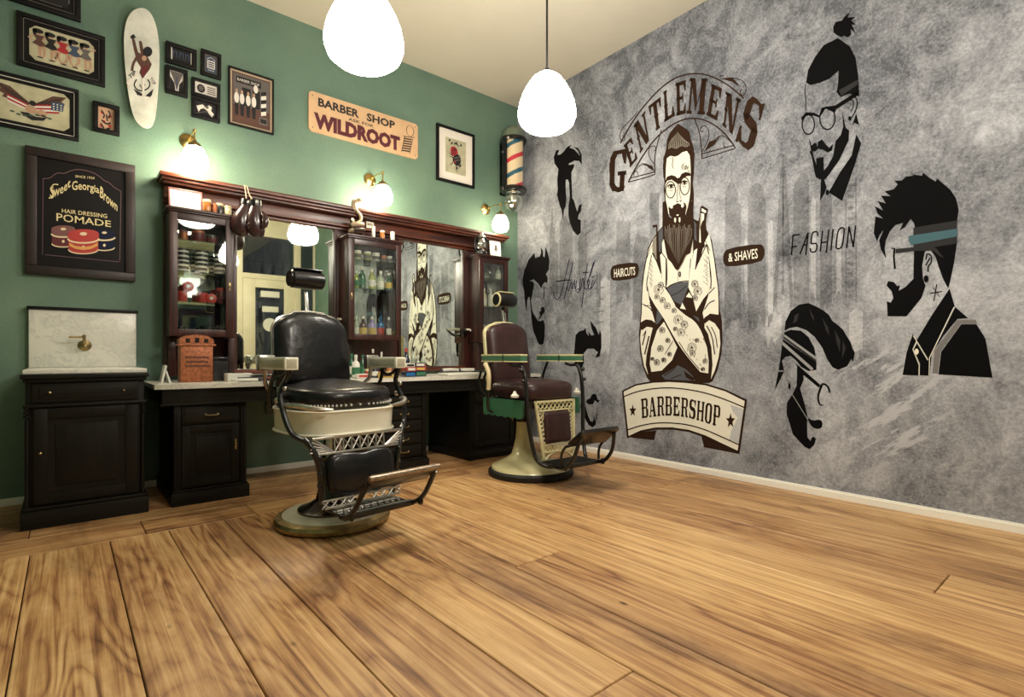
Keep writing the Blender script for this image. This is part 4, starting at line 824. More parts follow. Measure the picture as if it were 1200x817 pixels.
def art_badge(b, fn, asp):
    b.mat(BU); b.flat([(-.8, -.85), (.8, -.85), (.8, .7), (.3, .9), (-.3, .9), (-.8, .7)], fn); b.mat(WH); b.flat(r4(-.6, -.45, .6, .4), lay(fn, 2)); b.mat(BU)
    for z in (.2, -.02, -.25): b.flat(r4(-.45, z-.06, .45, z+.06), lay(fn, 3))
    b.mat(WH); b.stroke([(-.65, .5), (0, .75), (.65, .5)], .06, lay(fn, 3)); b.stroke([(-.5, -.65), (.5, -.65)], .06, lay(fn, 3))
def art_suit(b, fn, asp):
    b.mat(GR); b.flat([(-.95, .95), (-.2, -.3), (0, -.9), (.3, -.2), (.95, .95)], fn); b.mat(BK); b.flat([(-.95, .4), (-.3, -.2), (-.2, -.95), (-.95, -.95)], lay(fn, 2)); b.flat([(.95, .3), (.4, -.2), (.3, -.95), (.95, -.95)], lay(fn, 2)); b.mat(BU); b.flat([(-.1, .5), (.12, .5), (.08, -.6), (-.02, -.75)], lay(fn, 3))
def art_note(b, fn, asp):
    b.mat(BK); b.flat(ellp(-.45, 0, .36, .7), fn); b.mat(GR); b.flat(ellp(-.45, .05, .22, .45), lay(fn, 2)); b.mat(GR)
    for z in (.5, .15, -.2, -.55): b.flat(r4(.1, z-.08, .85, z+.1), lay(fn, 2))
def art_horse(b, fn, asp):
    b.mat(WH); b.flat([(-.9, .2), (-.3, .6), (0, .3), (.3, .7), (.6, .5), (.5, 0), (.8, -.4), (.6, -.9), (.3, -.5), (.1, -.1), (-.2, .1), (-.5, -.1), (-.7, -.6)], fn); b.mat(GR); b.flat([(-.2, .4), (.1, .1), (.3, .3), (.2, .55)], lay(fn, 2)); b.stroke([(-.9, -.8), (.2, -.2)], .1, lay(fn, 2))
def art_room(b, fn, asp):
    b.mat(BU)
    for x in (-.6, 0, .55): b.flat(r4(x-.2, -.5, x+.2, .55), fn)
    b.mat(BK)
    for x in (-.6, 0, .55): b.flat(ellp(x, .1, .1, .3, 10), lay(fn, 2)); b.flat(r4(x-.13, -.5, x+.13, -.1), lay(fn, 2))
    b.mat(WH); b.flat(r4(-.95, -.95, -.84, .95), lay(fn, 3)); b.flat(r4(.86, -.95, .95, .95), lay(fn, 3))
def art_tattoo(b, fn, asp):
    b.mat(RD); b.flat(smoothpts([(-.5, .1), (-.55, .45), (-.2, .6), (.1, .5), (.25, .2), (0, .05), (-.3, -.02)], 1, True), fn); b.mat(BK)
    for k in range(3): b.stroke(smoothpts([(-.4+.15*k, .1), (-.35+.15*k, .35), (-.1+.1*k, .45)], 1), .05, lay(fn, 2))
    b.flat(smoothpts([(-.1, .1), (.3, .2), (.5, -.05), (.45, -.4), (.1, -.55), (-.25, -.4), (-.35, -.15)], 1, True), lay(fn, 2)); b.mat(GR); b.stroke(smoothpts([(-.15, -.1), (.1, -.05), (.35, .05)], 1), .07, lay(fn, 3)); b.stroke(smoothpts([(-.15, -.25), (.1, -.2), (.38, -.12)], 1), .06, lay(fn, 3)); b.mat(RD); b.flat(ellp(-.1, -.32, .09, .06), lay(fn, 3)); b.mat(BK)
    for pts in ([(-.3, -.35), (-.45, -.55), (-.6, -.5)], [(0, -.5), (.05, -.75), (.15, -.9)], [(.3, -.45), (.42, -.6)], [(-.3, -.1), (-.6, -.05)], [(-.3, 0), (-.65, .12)]): b.stroke(pts, .07, lay(fn, 2), w1=.03)
    for x, z in ((-.62, .85), (-.4, .72), (.05, .78), (.5, .75), (.45, -.45), (.1, -.65)): b.flat(ellp(x, z, .1, .07, 8, .7), lay(fn, 2))
    b.mat(GN); b.flat(ellp(-.1, .75, .14, .05, 8, .6), fn); b.flat(ellp(.2, .7, .14, .05, 8, -.6), fn)
def art_sketch(b, fn, asp):
    b.mat(RD)
    for x, z in ((-.5, .5), (.45, .3), (-.3, -.3), (.4, -.6), (-.6, -.7)): b.flat(ellp(x, z, .2, .14, 10), fn)
    b.mat(BK)
    for pts in ([(-.6, .7), (-.2, .3), (-.4, 0)], [(.2, .8), (.5, .5), (.2, .1)], [(-.6, -.2), (0, -.5), (.5, -.3)], [(0, -.9), (.5, -.8)], [(-.7, -.5), (-.3, -.9)], [(0, .4), (.1, -.2)]): b.stroke(smoothpts(pts, 1), .16, lay(fn, 2))
# ---- framed pictures, top left group and the rest
picture('framed_print', -4.46, -4.01, 3.268, 3.62, .03, 'dark framed print cut off by the top left corner of the photo', art=art_band, matw=.03, mmat='black_frame', clip=.04, line='art_grey', pmat='art_grey')
picture('framed_print', -4.335, -3.877, 2.862, 3.213, .028, 'black framed tattoo flash sheet of five dancing women', art=art_dancers, matw=.034, mmat='black_frame', clip=.03, line='art_grey')
picture('framed_print', -4.50, -4.02, 2.443, 2.793, .02, 'black framed flash sheet with spread eagle and striped flags', art=art_eagle, matw=.03, mmat='black_frame', clip=.03, line='art_white')
picture('framed_print', -3.944, -3.795, 2.538, 2.748, .028, 'small thick black frame with red and black sketches, below the skateboard deck on its left', art=art_sketch, pmat='art_skin')
picture('framed_photo', -3.516, -3.315, 3.171, 3.328, .03, 'small black framed dark landscape photo, top left of the cluster of five', art=art_room, pmat='art_black', group=None)
picture('framed_photo', -3.286, -3.146, 3.158, 3.356, .025, 'small black frame with blue badge print, top right of the cluster of five', art=art_badge, pmat='art_grey')
picture('framed_photo', -3.519, -3.375, 2.943, 3.15, .028, 'small black upright frame with grey lapel photo, lower left of the cluster of five', art=art_suit, pmat='art_white')
picture('framed_photo', -3.349, -3.152, 2.98, 3.116, .022, 'small black frame with banknote-like oval portrait, touching the frame beneath it', art=art_note, pmat='art_white')
picture('framed_photo', -3.349, -3.155, 2.812, 2.976, .026, 'small black frame with high contrast black and white photo, lowest of the cluster', art=art_horse, pmat='art_black')
picture('framed_photo', -3.094, -2.75, 2.828, 3.292, .012, 'large sepia photo of four barbers outside a shop in thin black frame', art=art_shop, matw=.016, mmat='sepia', pmat='art_brown')
picture('framed_print', -1.149, -.668, 2.797, 3.384, .026, 'black framed skull and rose tattoo print with wide white mount', art=art_tattoo, matw=.085, pmat='aged_paper')

# ---- pomade board
x0, x1, z0, z1 = -4.294+SX, -3.704+SX, 1.506, 2.347
t = empty('pomade_sign', ((x0+x1)/2, -.002, (z0+z1)/2), 'large dark wooden advertising board for pomade with three painted tins', 'sign')
w, h = (x1-x0)/2, (z1-z0)/2
b = MB()
for q in ((-w, w, h-.06, h), (-w, w, -h, -h+.06), (-w, -w+.06, -h+.06, h-.06), (w-.06, w, -h+.06, h-.06)): b.box(q[0], q[1], -.04, 0, q[2], q[3], .008)
b.build('frame', 'walnut_frame', t)
b = MB(); b.box(-w+.055, w-.055, -.022, -.002, -h+.055, h-.055); bd = b.build('panel', 'board_black', t, smooth=False)
def pb(lay_): # drawing units of the close crop, from its own corners
    return lambda X, Y: (lambda p: (p.x-t.location.x, -.0225-.0006*lay_, p.z-t.location.z))(on_green(50+X/7.105, 195+Y/7.105))
t_loc = t.location
b = MB(); b.mat(0)
for st, w_ in ((smoothpts([(5, 110), (60, 108), (100, 75), (130, 60), (180, 70), (240, 40), (310, 32), (400, 52), (470, 88), (515, 130), (550, 140), (590, 180), (650, 215)], 1), 5), ([(650, 215), (640, 790)], 5), ([(5, 110), (0, 740)], 4), ([(20, 740), (640, 800)], 4)): b.stroke(st, w_, pb(1))
b.build('pinstriping', 'pinstripe', bd, smooth=False)
b = MB()
def arcw(xa, xb, y0, bend, slope, h0, h1, ly): 
    def fn(x, z):
        X = xa+(xb-xa)*x; Y = y0+slope*(X-xa)+bend*4*(x-.5)**2; hh = h0+(h1-h0)*x
        return pb(ly)(X, Y-z*hh)
    return fn
put_text(b, 'Georgia', arcw(244, 470, 218, 16, .08, 104, 76, 2), bold=.012)
put_text(b, 'Sweet', lambda x, z: pb(2)(62+(232-62)*x, 268-95*x+22*math.sin(x*3)-z*(96-22*x)), bold=.012)
put_text(b, 'Brown', lambda x, z: pb(2)(474+(618-474)*x+z*6, 262+120*x-z*(92-22*x)), bold=.014)
b.stroke(smoothpts([(130, 160), (90, 155), (70, 190), (95, 225), (90, 270), (52, 270)]), 9, pb(2))
put_text(b, 'SINCE 1924', lambda x, z: pb(2)(270+160*x, 100+16*x-z*20), bold=.004); put_text(b, 'HAIR DRESSING', lambda x, z: pb(2)(160+375*x, 392+46*x-z*34), bold=.01)
put_text(b, 'POMADE', lambda x, z: pb(2)(115+452*x, 460+52*x-z*(66-14*x)), bold=.008)
b.build('gold_lettering', 'gold_leaf', bd, smooth=False)
b = MB()
def tin(cx, cy, rx, hh, side, lid, ly):
    b.mat(side); b.flat([(cx-rx, cy)]+[(cx-rx*math.cos(a), cy+hh+rx*.3*math.sin(a)) for a in [PI*i/14 for i in range(15)]]+[(cx+rx, cy)], pb(ly))
    b.mat(3); b.stroke([(cx-rx*math.cos(a), cy+hh+rx*.3*math.sin(a)) for a in [PI*i/14 for i in range(15)]], 9, pb(ly+1)); b.stroke([(cx-rx*1.04*math.cos(a), cy+40+rx*.3*math.sin(a)) for a in [PI*i/14 for i in range(15)]], 13, pb(ly+1))
    b.mat(lid); b.flat([(cx-rx*1.04, cy)]+[(cx-rx*1.04*math.cos(a), cy+32+rx*.3*math.sin(a)) for a in [PI*i/14 for i in range(15)]]+[(cx+rx*1.04, cy)], pb(ly+1)); b.flat(ellp(cx, cy, rx*1.04, rx*.3), pb(ly+2))
    b.mat(3); b.flat(ellp(cx, cy+2, rx*.25, rx*.12, 10), pb(ly+3)); b.flat(ellp(cx, cy+hh-18, 12, 13, 8), pb(ly+3))
tin(172, 526, 95, 122, 2, 4, 1); tin(512, 556, 84, 124, 5, 5, 1); tin(338, 566, 124, 130, 0, 0, 5)
b.mat(1); b.flat([(222, 640), (270, 668), (338, 678), (405, 668), (456, 640), (456, 668), (400, 694), (338, 702), (276, 694), (222, 668)], pb(9))
b.build('painted_tins', ['tin_red', 'tin_gold', 'tin_dark_red', 'cream_line', 'tin_lid', 'bottle_navy'], bd, smooth=False)

# ---- skateboard deck
def wallpt(u, v): p = on_green(u, v); return p
t = empty('skateboard_deck', (-3.66+SX, -.004, 3.055), 'white skateboard deck with painted figure hanging upright on the green wall', 'skateboard')
prof = [(163, 14.5), (153, 18), (147, 28), (144.5, 45), (145, 70), (147.5, 95), (151, 120), (156, 142), (163, 152), (172, 154.5), (178, 151), (182, 138), (184.5, 110), (186, 80), (186, 58), (183.5, 38), (178, 24), (171, 16.5)]
pp = []
for u, v in smoothpts(prof, 2, True):
    p = wallpt(u, v); pp.append((p.x-t.location.x, p.z-t.location.z))
b = MB(); n = len(pp)
def dy(z): return -.028-.03*max(0, (abs(z)-.27)/.16)**1.6
for ring in range(4):
    s_ = (1, 1, .96, .2)[ring]
    pass
vs = []; fs = []
rings = [(1., .0, 0), (1., -.011, 0), (.9, -.012, 1), (.45, -.012, 1)]
for s_, off, _ in rings:
    for x, z in pp: vs.append((x*s_, dy(z*s_)+off, z*s_))
for i in range(len(rings)-1):
    for j in range(n): fs.append((i*n+j, i*n+(j+1) % n, (i+1)*n+(j+1) % n, (i+1)*n+j))
b.add(vs, fs); o0 = len(b.v)
c0 = len(vs); b.v.append((0, dy(0)-.012, 0)); b.v.append((0, dy(0), 0))
for j in range(n): b.f.append((3*n+j, 3*n+(j+1) % n, c0)); b.m.append(0); b.f.append(((j+1) % n, j, c0+1)); b.m.append(0)
b.build('deck', 'deck_white', t, angle=60)
def sk(ly): return lambda X, Y: (lambda p: (p.x-t_.x, dy(p.z-t_.z)-.0125-.0006*ly, p.z-t_.z))(on_green(130+X/5.108, Y/5.106))
t_ = t.location
b = MB(); b.mat(0)
b.stroke(smoothpts([(128, 240), (140, 300), (160, 370), (190, 400)], 1), 16, sk(1), w1=26); b.stroke(smoothpts([(170, 232), (175, 290), (190, 360), (210, 400)], 1), 16, sk(1), w1=26)
b.flat([(160, 330), (215, 355), (240, 400), (228, 430), (185, 486), (166, 450), (176, 420), (150, 380)], sk(2)); b.stroke(smoothpts([(150, 360), (128, 400), (122, 440)], 1), 16, sk(2)); b.mat(1); b.flat(ellp(215, 326, 28, 30), sk(3)); b.mat(1); b.flat([(112, 236), (130, 222), (150, 230), (190, 236), (194, 246), (160, 240), (116, 250)], sk(3)); b.mat(2); b.flat([(176, 410), (232, 410), (205, 452), (190, 484), (176, 450)], sk(3)); b.mat(3); b.flat(ellp(195, 365, 14, 16), sk(4))
b.mat(1); b.stroke(smoothpts([(150, 490), (132, 520), (148, 550), (180, 560), (220, 545), (232, 515), (215, 490)]), 8, sk(1)); b.flat([(130, 545), (170, 566), (200, 590), (250, 545), (240, 585), (220, 604), (165, 604), (150, 575)], sk(1)); b.mat(4); b.stroke([(190, 484), (190, 590)], 13, sk(3)); b.flat([(160, 596), (190, 584), (226, 596), (210, 606), (170, 606)], sk(3)); b.mat(1); b.stroke([(168, 520), (182, 545), (200, 520)], 7, sk(2))
b.mat(4); b.flat([(88, 510), (150, 440), (165, 458), (104, 530)], sk(2)); b.flat([(218, 470), (236, 456), (276, 512), (258, 536)], sk(2)); b.mat(1)
put_text(b, 'TIP', lambda x, z: sk(3)(112+38*x-12*z, 490-34*x-22*z), bold=.02); put_text(b, 'TOP', lambda x, z: sk(3)(226+26*x+14*z, 490+38*x-16*z), bold=.02)
for x, z in ((162, 186), (200, 198), (165, 622), (208, 632)): b.flat(ellp(x, z, 4, 4, 8), sk(1))
b.build('painted_figure', ['art_brown', 'art_black', 'tin_dark_red', 'art_skin', 'art_white'], t, smooth=False)

# ---- enamel sign
x0, x1, z0, z1 = -2.458+SX, -1.370+SX, 2.949, 3.302
t = empty('enamel_sign', ((x0+x1)/2, -.002, (z0+z1)/2), 'wide worn cream tin sign reading BARBER SHOP ASK FOR WILDROOT', 'sign')
w, h = (x1-x0)/2, (z1-z0)/2
b = MB(); b.prism(rrect(-w, w, -h, h, .035), -.018, 0, 'y'); pl = b.build('plate', 'sign_cream', t)
def es(ly): return lambda x, z: (-w+2*w*x, -.0182-.0005*ly, -h+2*h*z)
def box_t(b, txt, xa, xb, za, zb, ly=1, **k): put_text(b, txt, lambda x, z: es(ly)(xa+(xb-xa)*x, za+(zb-za)*z), **k)
b = MB(); box_t(b, 'BARBER', .075, .425, .67, .885, bold=.035); box_t(b, 'SHOP', .495, .765, .67, .885, bold=.035); box_t(b, 'ASK FOR', .33, .56, .535, .61, bold=.02); b.build('black_lettering', 'sign_black', pl, smooth=False)
b = MB(); box_t(b, 'WILDROOT', .04, .815, .09, .5, bold=.06); b.build('maroon_lettering', 'sign_maroon', pl, smooth=False)
b = MB(); es1 = es(1)
for k in range(6): b.flat([(.832+.004*k, .12+.07*k), (.915+.004*k, .15+.07*k), (.918+.004*k, .19+.07*k), (.835+.004*k, .16+.07*k)], es1)
b.stroke([(.83, .1), (.865, .55)], .006, es1); b.stroke([(.912, .1), (.945, .55)], .006, es1); b.stroke([(.85, .55), (.965, .6)], .02, es1); b.stroke(circ(.918, .75, .038, 24, .15)+[(.956, .75)], .006, es1)
for x, z in ((.03, .9), (.97, .9), (.03, .1), (.97, .1)): b.flat(circ(x, z, .005, 8, .014), es1)
b.build('barber_pole_drawing', 'sign_black', pl, smooth=False)

# ---- barber pole lamp
PX, PY = -.225, -.19
t = empty('barber_pole', (PX, PY, 2.6), 'red white and blue striped barber pole mounted in the corner beside the mural', 'barber pole')
b = MB(); b.lathe([(0, .80), (.125, .80), (.125, .835), (.115, .87), (.09, .905), (.05, .93), (0, .94)], 32); b.build('cap', 'pole_cap', t)
for z in (.775, .225): b = MB(); b.lathe([(.105, z-.02), (.14, z-.022), (.15, z-.005), (.145, z+.018), (.12, z+.03), (.10, z+.03)], 32); b.build('collar', 'black_gloss', t)
cyl = []; fs = []; ms = []; nn = 72; mz = 60; z0, z1 = .245, .765; rr = .108
b = MB()
for i in range(mz+1):
    for j in range(nn): a = 2*PI*j/nn; cyl.append((rr*math.cos(a), rr*math.sin(a), z0+(z1-z0)*i/mz))
b.v = cyl
for i in range(mz):
    for j in range(nn):
        b.f.append((i*nn+j, i*nn+(j+1) % nn, (i+1)*nn+(j+1) % nn, (i+1)*nn+j))
        p = ((j/nn)*1.0-(i/mz)*1.55+.36) % 1.0
        b.m.append(1 if p < .15 else (2 if .5 <= p < .65 else 0))
b.build('striped_cylinder', ['pole_cream', 'pole_red', 'pole_blue'], t)
b = MB(); b.ball((0, 0, .095), .115, 32, sz=.98); b.build('globe', 'globe_glass', t)
b = MB(); b.ball((0, 0, .12), .05, 16); b.lathe([(0, .0), (.028, .06), (.05, .1), (.05, .16), (.08, .2)], 20); b.build('lamp_reflector', 'chrome', t)
b = MB(); b.box(-.145, -.115, -.03, .03, .2, .8, .006); b.box(-.03, .03, .1, .188, .62, .66, .006); b.box(-.03, .03, .1, .188, .28, .32, .006); b.box(-.05, .05, .172, .188, .2, .8, .006); b.ball((-.15, .0, .62), .022, 10); b.ball((-.15, 0, .22), .03, 10); b.build('bracket', 'black_gloss', t)

# ---- brass wall lamps
def sconce(px, z, label, first=None, gm='sconce_glass'):
    loc = (px, 0, z)
    if first: return dup(first, loc, label=label)
    t = empty('wall_sconce', loc, label, 'wall lamp', 'brass wall lamps over the mirrors')
    b = MB(); b.lathe([(0, 0), (.058, 0), (.06, .008), (.045, .02), (.02, .032), (.014, .06), (0, .06)], 28, TR((0, 0, 0), rx=PI/2)); b.build('wall_plate', 'brass', t)
    b = MB(); b.tube([(0, -.03, 0), (0, -.12, .012), (0, -.27, 0)], .006); b.ball((0, -.27, 0), .013); b.tube([(0, -.27, 0), (0, -.27, -.1)], .006); b.build('arm', 'brass', t)
    b = MB(); b.lathe([(.012, -.075), (.02, -.085), (.042, -.1), (.052, -.122), (.05, -.128), (.0, -.12)], 24, TR((0, -.27, 0)))
    for k in range(3): a = 2*PI*k/3+.5; b.ball((.056*math.cos(a), -.27+.056*math.sin(a), -.118), .007, 8)
    b.build('gallery', 'old_brass', t)
    b = MB(); b.lathe([(.045, -.118), (.062, -.14), (.082, -.185), (.09, -.225), (.086, -.262), (.068, -.288), (.035, -.3), (0, -.303)], 32, TR((0, -.27, 0))); b.build('shade', gm, t)
    return t
s1 = sconce(-3.345, 2.615, 'brass wall lamp above the left display cabinet, under the small framed photos')
sconce(-1.855, 2.64, 'brass wall lamp above the middle display cabinet, behind the snake figurine', s1)
sconce(-.475, 2.605, 'brass wall lamp beside the barber pole, above the rightmost cabinet', gm='sconce_glass_dim')

# ================================================================== THE BACK BAR
def xw(u, y): return on_green(u, 417, y).x
t = empty('mirror_back_bar', (-1.98, 0, .79), 'long reddish mahogany mirror surround with moulded cornice along the green wall', 'mirror surround')
O = Vector((-1.98, 0, .79))
def BX(b, x0, x1, y0, y1, z0, z1, bev=.004): b.box(x0-O.x, x1-O.x, y0, y1, z0-O.z, z1-O.z, bev)
XL, XR = -3.52, -.32
b = MB(); BX(b, XL-.03, XR+.03, -.2, 0, 2.272, 2.30); BX(b, XL-.015, XR+.015, -.18, 0, 2.25, 2.272); BX(b, XL, XR, -.155, 0, 2.23, 2.25, .003); b.build('cornice', 'mahogany_h', t)
b = MB(); BX(b, XL+.01, XR-.01, -.075, 0, 2.15, 2.232); BX(b, XL+.01, XR-.01, -.09, 0, 2.135, 2.15, .003); BX(b, XL+.01, XR-.01, -.05, 0, 2.11, 2.135); b.build('frieze', 'mahogany_h', t)
for x0, x1 in ((XL+.01, -3.03), (-2.20, -1.56), (-.80, XR-.01)): b = MB(); BX(b, x0, x1, -.035, 0, .815, 2.11); b.build('back_board', 'mahogany', t)
for x in (-3.04, -2.215, -1.575, -.805): b = MB(); BX(b, x, x+.028, -.05, 0, .862, 2.11); b.build('mirror_stile', 'mahogany', t)
for x0, x1 in ((-3.04, -2.187), (-1.575, -.777)): b = MB(); BX(b, x0, x1, -.05, 0, .815, .862); b.build('mirror_rail', 'mahogany_h', t)
for q in ((-3.11, -3.06, -.2), (-3.49, -3.44, -.12), (-2.13, -2.08, -.12), (-.735, -.69, -.2)): b = MB(); BX(b, q[0], q[1], q[2], -.036, .815, 1.105, .01); b.build('cabinet_bracket', 'mahogany', t)
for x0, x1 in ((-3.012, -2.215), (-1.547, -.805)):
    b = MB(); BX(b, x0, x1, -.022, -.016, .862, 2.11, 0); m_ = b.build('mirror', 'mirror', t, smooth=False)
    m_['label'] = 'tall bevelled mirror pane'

# ---- glazed display cabinets
SHELVES = {}
def cabinet(x0, x1, zb, zt, y0, shelf_z, label, hs):
    t = empty('display_cabinet', ((x0+x1)/2, -.036, zb), label, 'display cabinet', 'glazed wall cabinets between the mirrors')
    w, h = (x1-x0)/2, zt-zb; yf = y0+.036          # local front
    b = MB(); b.box(-w, -w+.02, yf+.022, 0, 0, h, .002); b.box(w-.02, w, yf+.022, 0, 0, h, .002); b.box(-w+.02, w-.02, yf+.022, 0, 0, .02); b.box(-w+.02, w-.02, yf+.022, 0, h-.02, h); b.box(-w+.02, w-.02, -.012, 0, .02, h-.02); b.build('carcass', 'mahogany', t)
    b = MB(); b.box(-w-.02, w+.02, yf-.02, 0, h, h+.02, .005); b.box(-w-.008, w+.008, yf-.008, 0, h-.012, h, .003); b.build('top_board', 'mahogany', t)
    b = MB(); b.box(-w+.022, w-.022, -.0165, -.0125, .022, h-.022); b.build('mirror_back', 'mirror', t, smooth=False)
    d = MB(); s = .052
    for q in ((-w, -w+s, 0, h-.014), (w-s, w, 0, h-.014), (-w+s, w-s, 0, s), (-w+s, w-s, h-.014-s, h-.014)): d.box(q[0], q[1], yf, yf+.02, q[2], q[3], .004)
    d = d.build('door', 'mahogany', t)
    g = MB(); g.box(-w+s-.004, w-s+.004, yf+.009, yf+.012, s-.004, h-.01-s); g.build('door_glass', 'pane', d, smooth=False)
    k = MB(); k.ball((hs*(w-.026), yf-.008, h*.42), .009, 10); k.box(hs*(w-.026)-.006, hs*(w-.026)+.006, yf-.003, yf, h*.42-.03, h*.42+.03, .002); k.build('door_handle', 'old_brass', d)
    for z in shelf_z:
        g = MB(); g.box(-w+.021, w-.021, yf+.03, -.018, z-zb-.006, z-zb); g.build('glass_shelf', 'shelf_glass', t, smooth=False)
    return t
ZB, ZT = 1.112, 2.02
cabinet(-3.50, -3.085, ZB, ZT, -.26, (1.82, 1.59, 1.368), 'left glazed cabinet of dark mahogany with grooming tins, nearest the sink', 1)
cabinet(-2.17, -1.66, ZB, ZT, -.26, (1.84, 1.58), 'middle glazed cabinet of dark mahogany filled with hair tonic bottles', -1)
cabinet(-.745, -.36, ZB, ZT, -.26, (1.80, 1.50), 'right glazed cabinet of dark mahogany beside the room corner', 1)
FLR = ZB+.022

# ---- pots, tins and bottles
def jar(kind, r, h, body, lid, label=None, cat='jar', lab=None, name='jar'):
    t = empty(name, (0, 0, 0), 'x', cat)
    b = MB(); b.lathe([(r*.94, 0), (r, .004), (r, h*.8), (r*.92, h*.84)], 20); b.build('body', body, t)
    b = MB(); b.lathe([(r*.98, h*.8), (r*1.02, h*.82), (r*1.02, h), (r*.98, h+.002), (0, h+.002)], 20); b.build('lid', lid, t)
    if lab:
        b = MB(); b.lathe([(r*1.012, h*.2), (r*1.012, h*.62)], 20); b.build('paper_label', lab, t)
    return t
def bottle(r, h, body, cap, lab='label_white', neck=.36, name='bottle'):
    t = empty(name, (0, 0, 0), 'x', 'bottle')
    b = MB(); b.lathe([(r*.9, 0), (r, .004), (r, h*.58), (r*.8, h*.66), (r*neck, h*.74), (r*neck, h*.88)], 18); b.build('body', body, t)
    b = MB(); b.lathe([(r*neck*1.15, h*.86), (r*neck*1.15, h), (0, h)], 14); b.build('cap', cap, t)
    b = MB(); b.lathe([(r*1.015, h*.14), (r*1.015, h*.46)], 18); b.build('paper_label', lab, t)
    return t
def place(o, x, y, z, label, group=None, rz=0.):
    o.location = (x, y, z); o['label'] = label; o.rotation_euler = (0, 0, rz)
    if group: o['group'] = group
    return o
def xs_at(u, y): return on_green(u, 417, y).x
# left cabinet
G = 'grooming pots in the left display cabinet'
for u, r, h, lb, m1, m2 in ((215, .03, .075, 'small coppery pot at the left end of the left cabinet top shelf', 'copper', 'tin_lid'), (232, .046, .085, 'wide reddish bowl-shaped pot, second on the left cabinet top shelf', 'tin_dark_red', 'copper'), (248, .042, .06, 'low dark red pot, third on the left cabinet top shelf', 'tin_dark_red', 'jar_dark')):
    place(jar('a', r, h, m1, m2, name='pot'), xs_at(u, -.15), -.15, 1.82, lb, G)
for i, (u, n) in enumerate(((214, 5), (236, 5), (258, 5))):
    for k in range(n):
        place(jar('b', .042, .032, 'jar_dark', 'jar_dark', name='tin', lab='art_white', cat='tin'), xs_at(u, -.15), -.15, 1.59+k*.034, 'dark pomade tin, %s in the %s stack of the left cabinet second shelf' % (('lowest', 'second up', 'middle', 'fourth up', 'topmost')[k], ('left', 'centre', 'right')[i]), 'stacked dark pomade tins')
for u, z, lb in ((213, 0, 'plain red tin at the left end of the third cabinet shelf'), (237, 0, 'plain red tin at the middle of the third cabinet shelf'), (259, 0, 'tall dark red tin at the right end of the third cabinet shelf')):
    place(jar('c', .036, .075 if u < 250 else .12, 'tin_red' if u < 250 else 'tin_dark_red', 'tin_red', name='tin', cat='tin'), xs_at(u, -.15), -.15, 1.368, lb, G)
for u, z0, lb in ((220.5, 1.368+.078, 'round red tin standing on edge upon the left red tin'), (247.5, 1.368, 'round red tin standing on edge between red tins on the third shelf')):
    tt = empty('round_tin', (xs_at(u, -.17), -.17, z0+.037), lb, 'tin', G)
    b = MB(); b.lathe([(.034, -.012), (.037, -.01), (.037, .01), (.034, .012)], 24, TR((0, 0, 0), rx=PI/2)); b.build('body', 'tin_red', tt)
    b = MB(); b.prism(star(0, 0, .018, .018), -.0135, -.0122, 'y'); b.build('emblem', 'label_white', tt)
for u, r, h, m, lb in ((212, .03, .05, 'bottle_navy', 'short navy pot at the left end of the left cabinet floor'), (243, .055, .06, 'jar_dark', 'wide black pot at the centre of the left cabinet floor'), (261, .03, .045, 'jar_dark', 'small black pot at the right end of the left cabinet floor')):
    place(jar('d', r, h, m, 'jar_dark', name='pot'), xs_at(u, -.15), -.15, FLR, lb, G)
# middle cabinet
for i, u in enumerate((419, 430.5, 440.5, 449.5, 456.5)):
    place(jar('e', .034 if i < 3 else .026, .08 if i < 3 else .065, ('jar_cream', 'bottle_olive', 'label_white', 'copper', 'bottle_pale')[i], 'label_white' if i != 3 else 'copper', name='jar', lab='art_grey'), xs_at(u, -.15), -.15, 1.84, '%s jar on the middle cabinet top shelf' % ('cream leftmost', 'olive second', 'white third', 'small copper fourth', 'small pale rightmost')[i], 'jars on the middle cabinet top shelf')
for i, (u, m, hh) in enumerate(((417.5, 'bottle_olive', .16), (424, 'bottle_green', .2), (435.5, 'bottle_olive', .19), (446, 'bottle_pale', .18), (455.5, 'bottle_green', .17))):
    place(bottle(.034 if i else .024, hh, m, 'label_white', ('label_green', 'label_green', 'label_white', 'label_white', 'label_yellow')[i]), xs_at(u, -.15), -.15, 1.58, 'tonic bottle, %s on the middle cabinet centre shelf' % ('half hidden leftmost', 'dark green second', 'olive third with pale label', 'pale fourth', 'green rightmost with yellow label')[i], 'bottles on the middle cabinet centre shelf')
for i, (u, m, l, hh, c) in enumerate(((417.5, 'bottle_pale', 'label_white', .2, 'label_white'), (425.5, 'bottle_brown', 'label_yellow', .2, 'label_white'), (436, 'bottle_violet', 'label_yellow', .2, 'label_white'), (446, 'bottle_blue', 'label_red', .21, 'bottle_blue'), (455.5, 'jar_dark', 'label_white', .2, 'label_white'))):
    place(bottle(.034 if i not in (0, 4) else .026, hh, m, c, l), xs_at(u, -.15), -.15, FLR, 'tonic bottle, %s on the middle cabinet floor' % ('slim pale leftmost', 'brown second', 'violet third', 'bright blue fourth', 'slim dark rightmost')[i], 'bottles on the middle cabinet floor')
# right cabinet
for u, z, m, lb in ((567.5, 1.50, 'jar_cream', 'tall cream bottle in the right cabinet, left on its middle shelf'), (575, 1.50, 'label_white', 'white capped bottle in the right cabinet, centre of its middle shelf'), (584, 1.80, 'bottle_pale', 'pale bottle on the right cabinet top shelf')):
    place(bottle(.03, .2 if z < 1.7 else .16, m, 'label_white', 'label_white'), xs_at(u, -.15), -.15, z, lb, 'bottles in the right cabinet')
for u, lb in ((567.5, 'left'), (576, 'right')):
    place(bottle(.03, .2, 'bottle_pale', 'bottle_navy', 'label_white'), xs_at(u, -.15), -.15, FLR, '%s dark capped pale bottle on the right cabinet floor' % lb, 'bottles in the right cabinet')
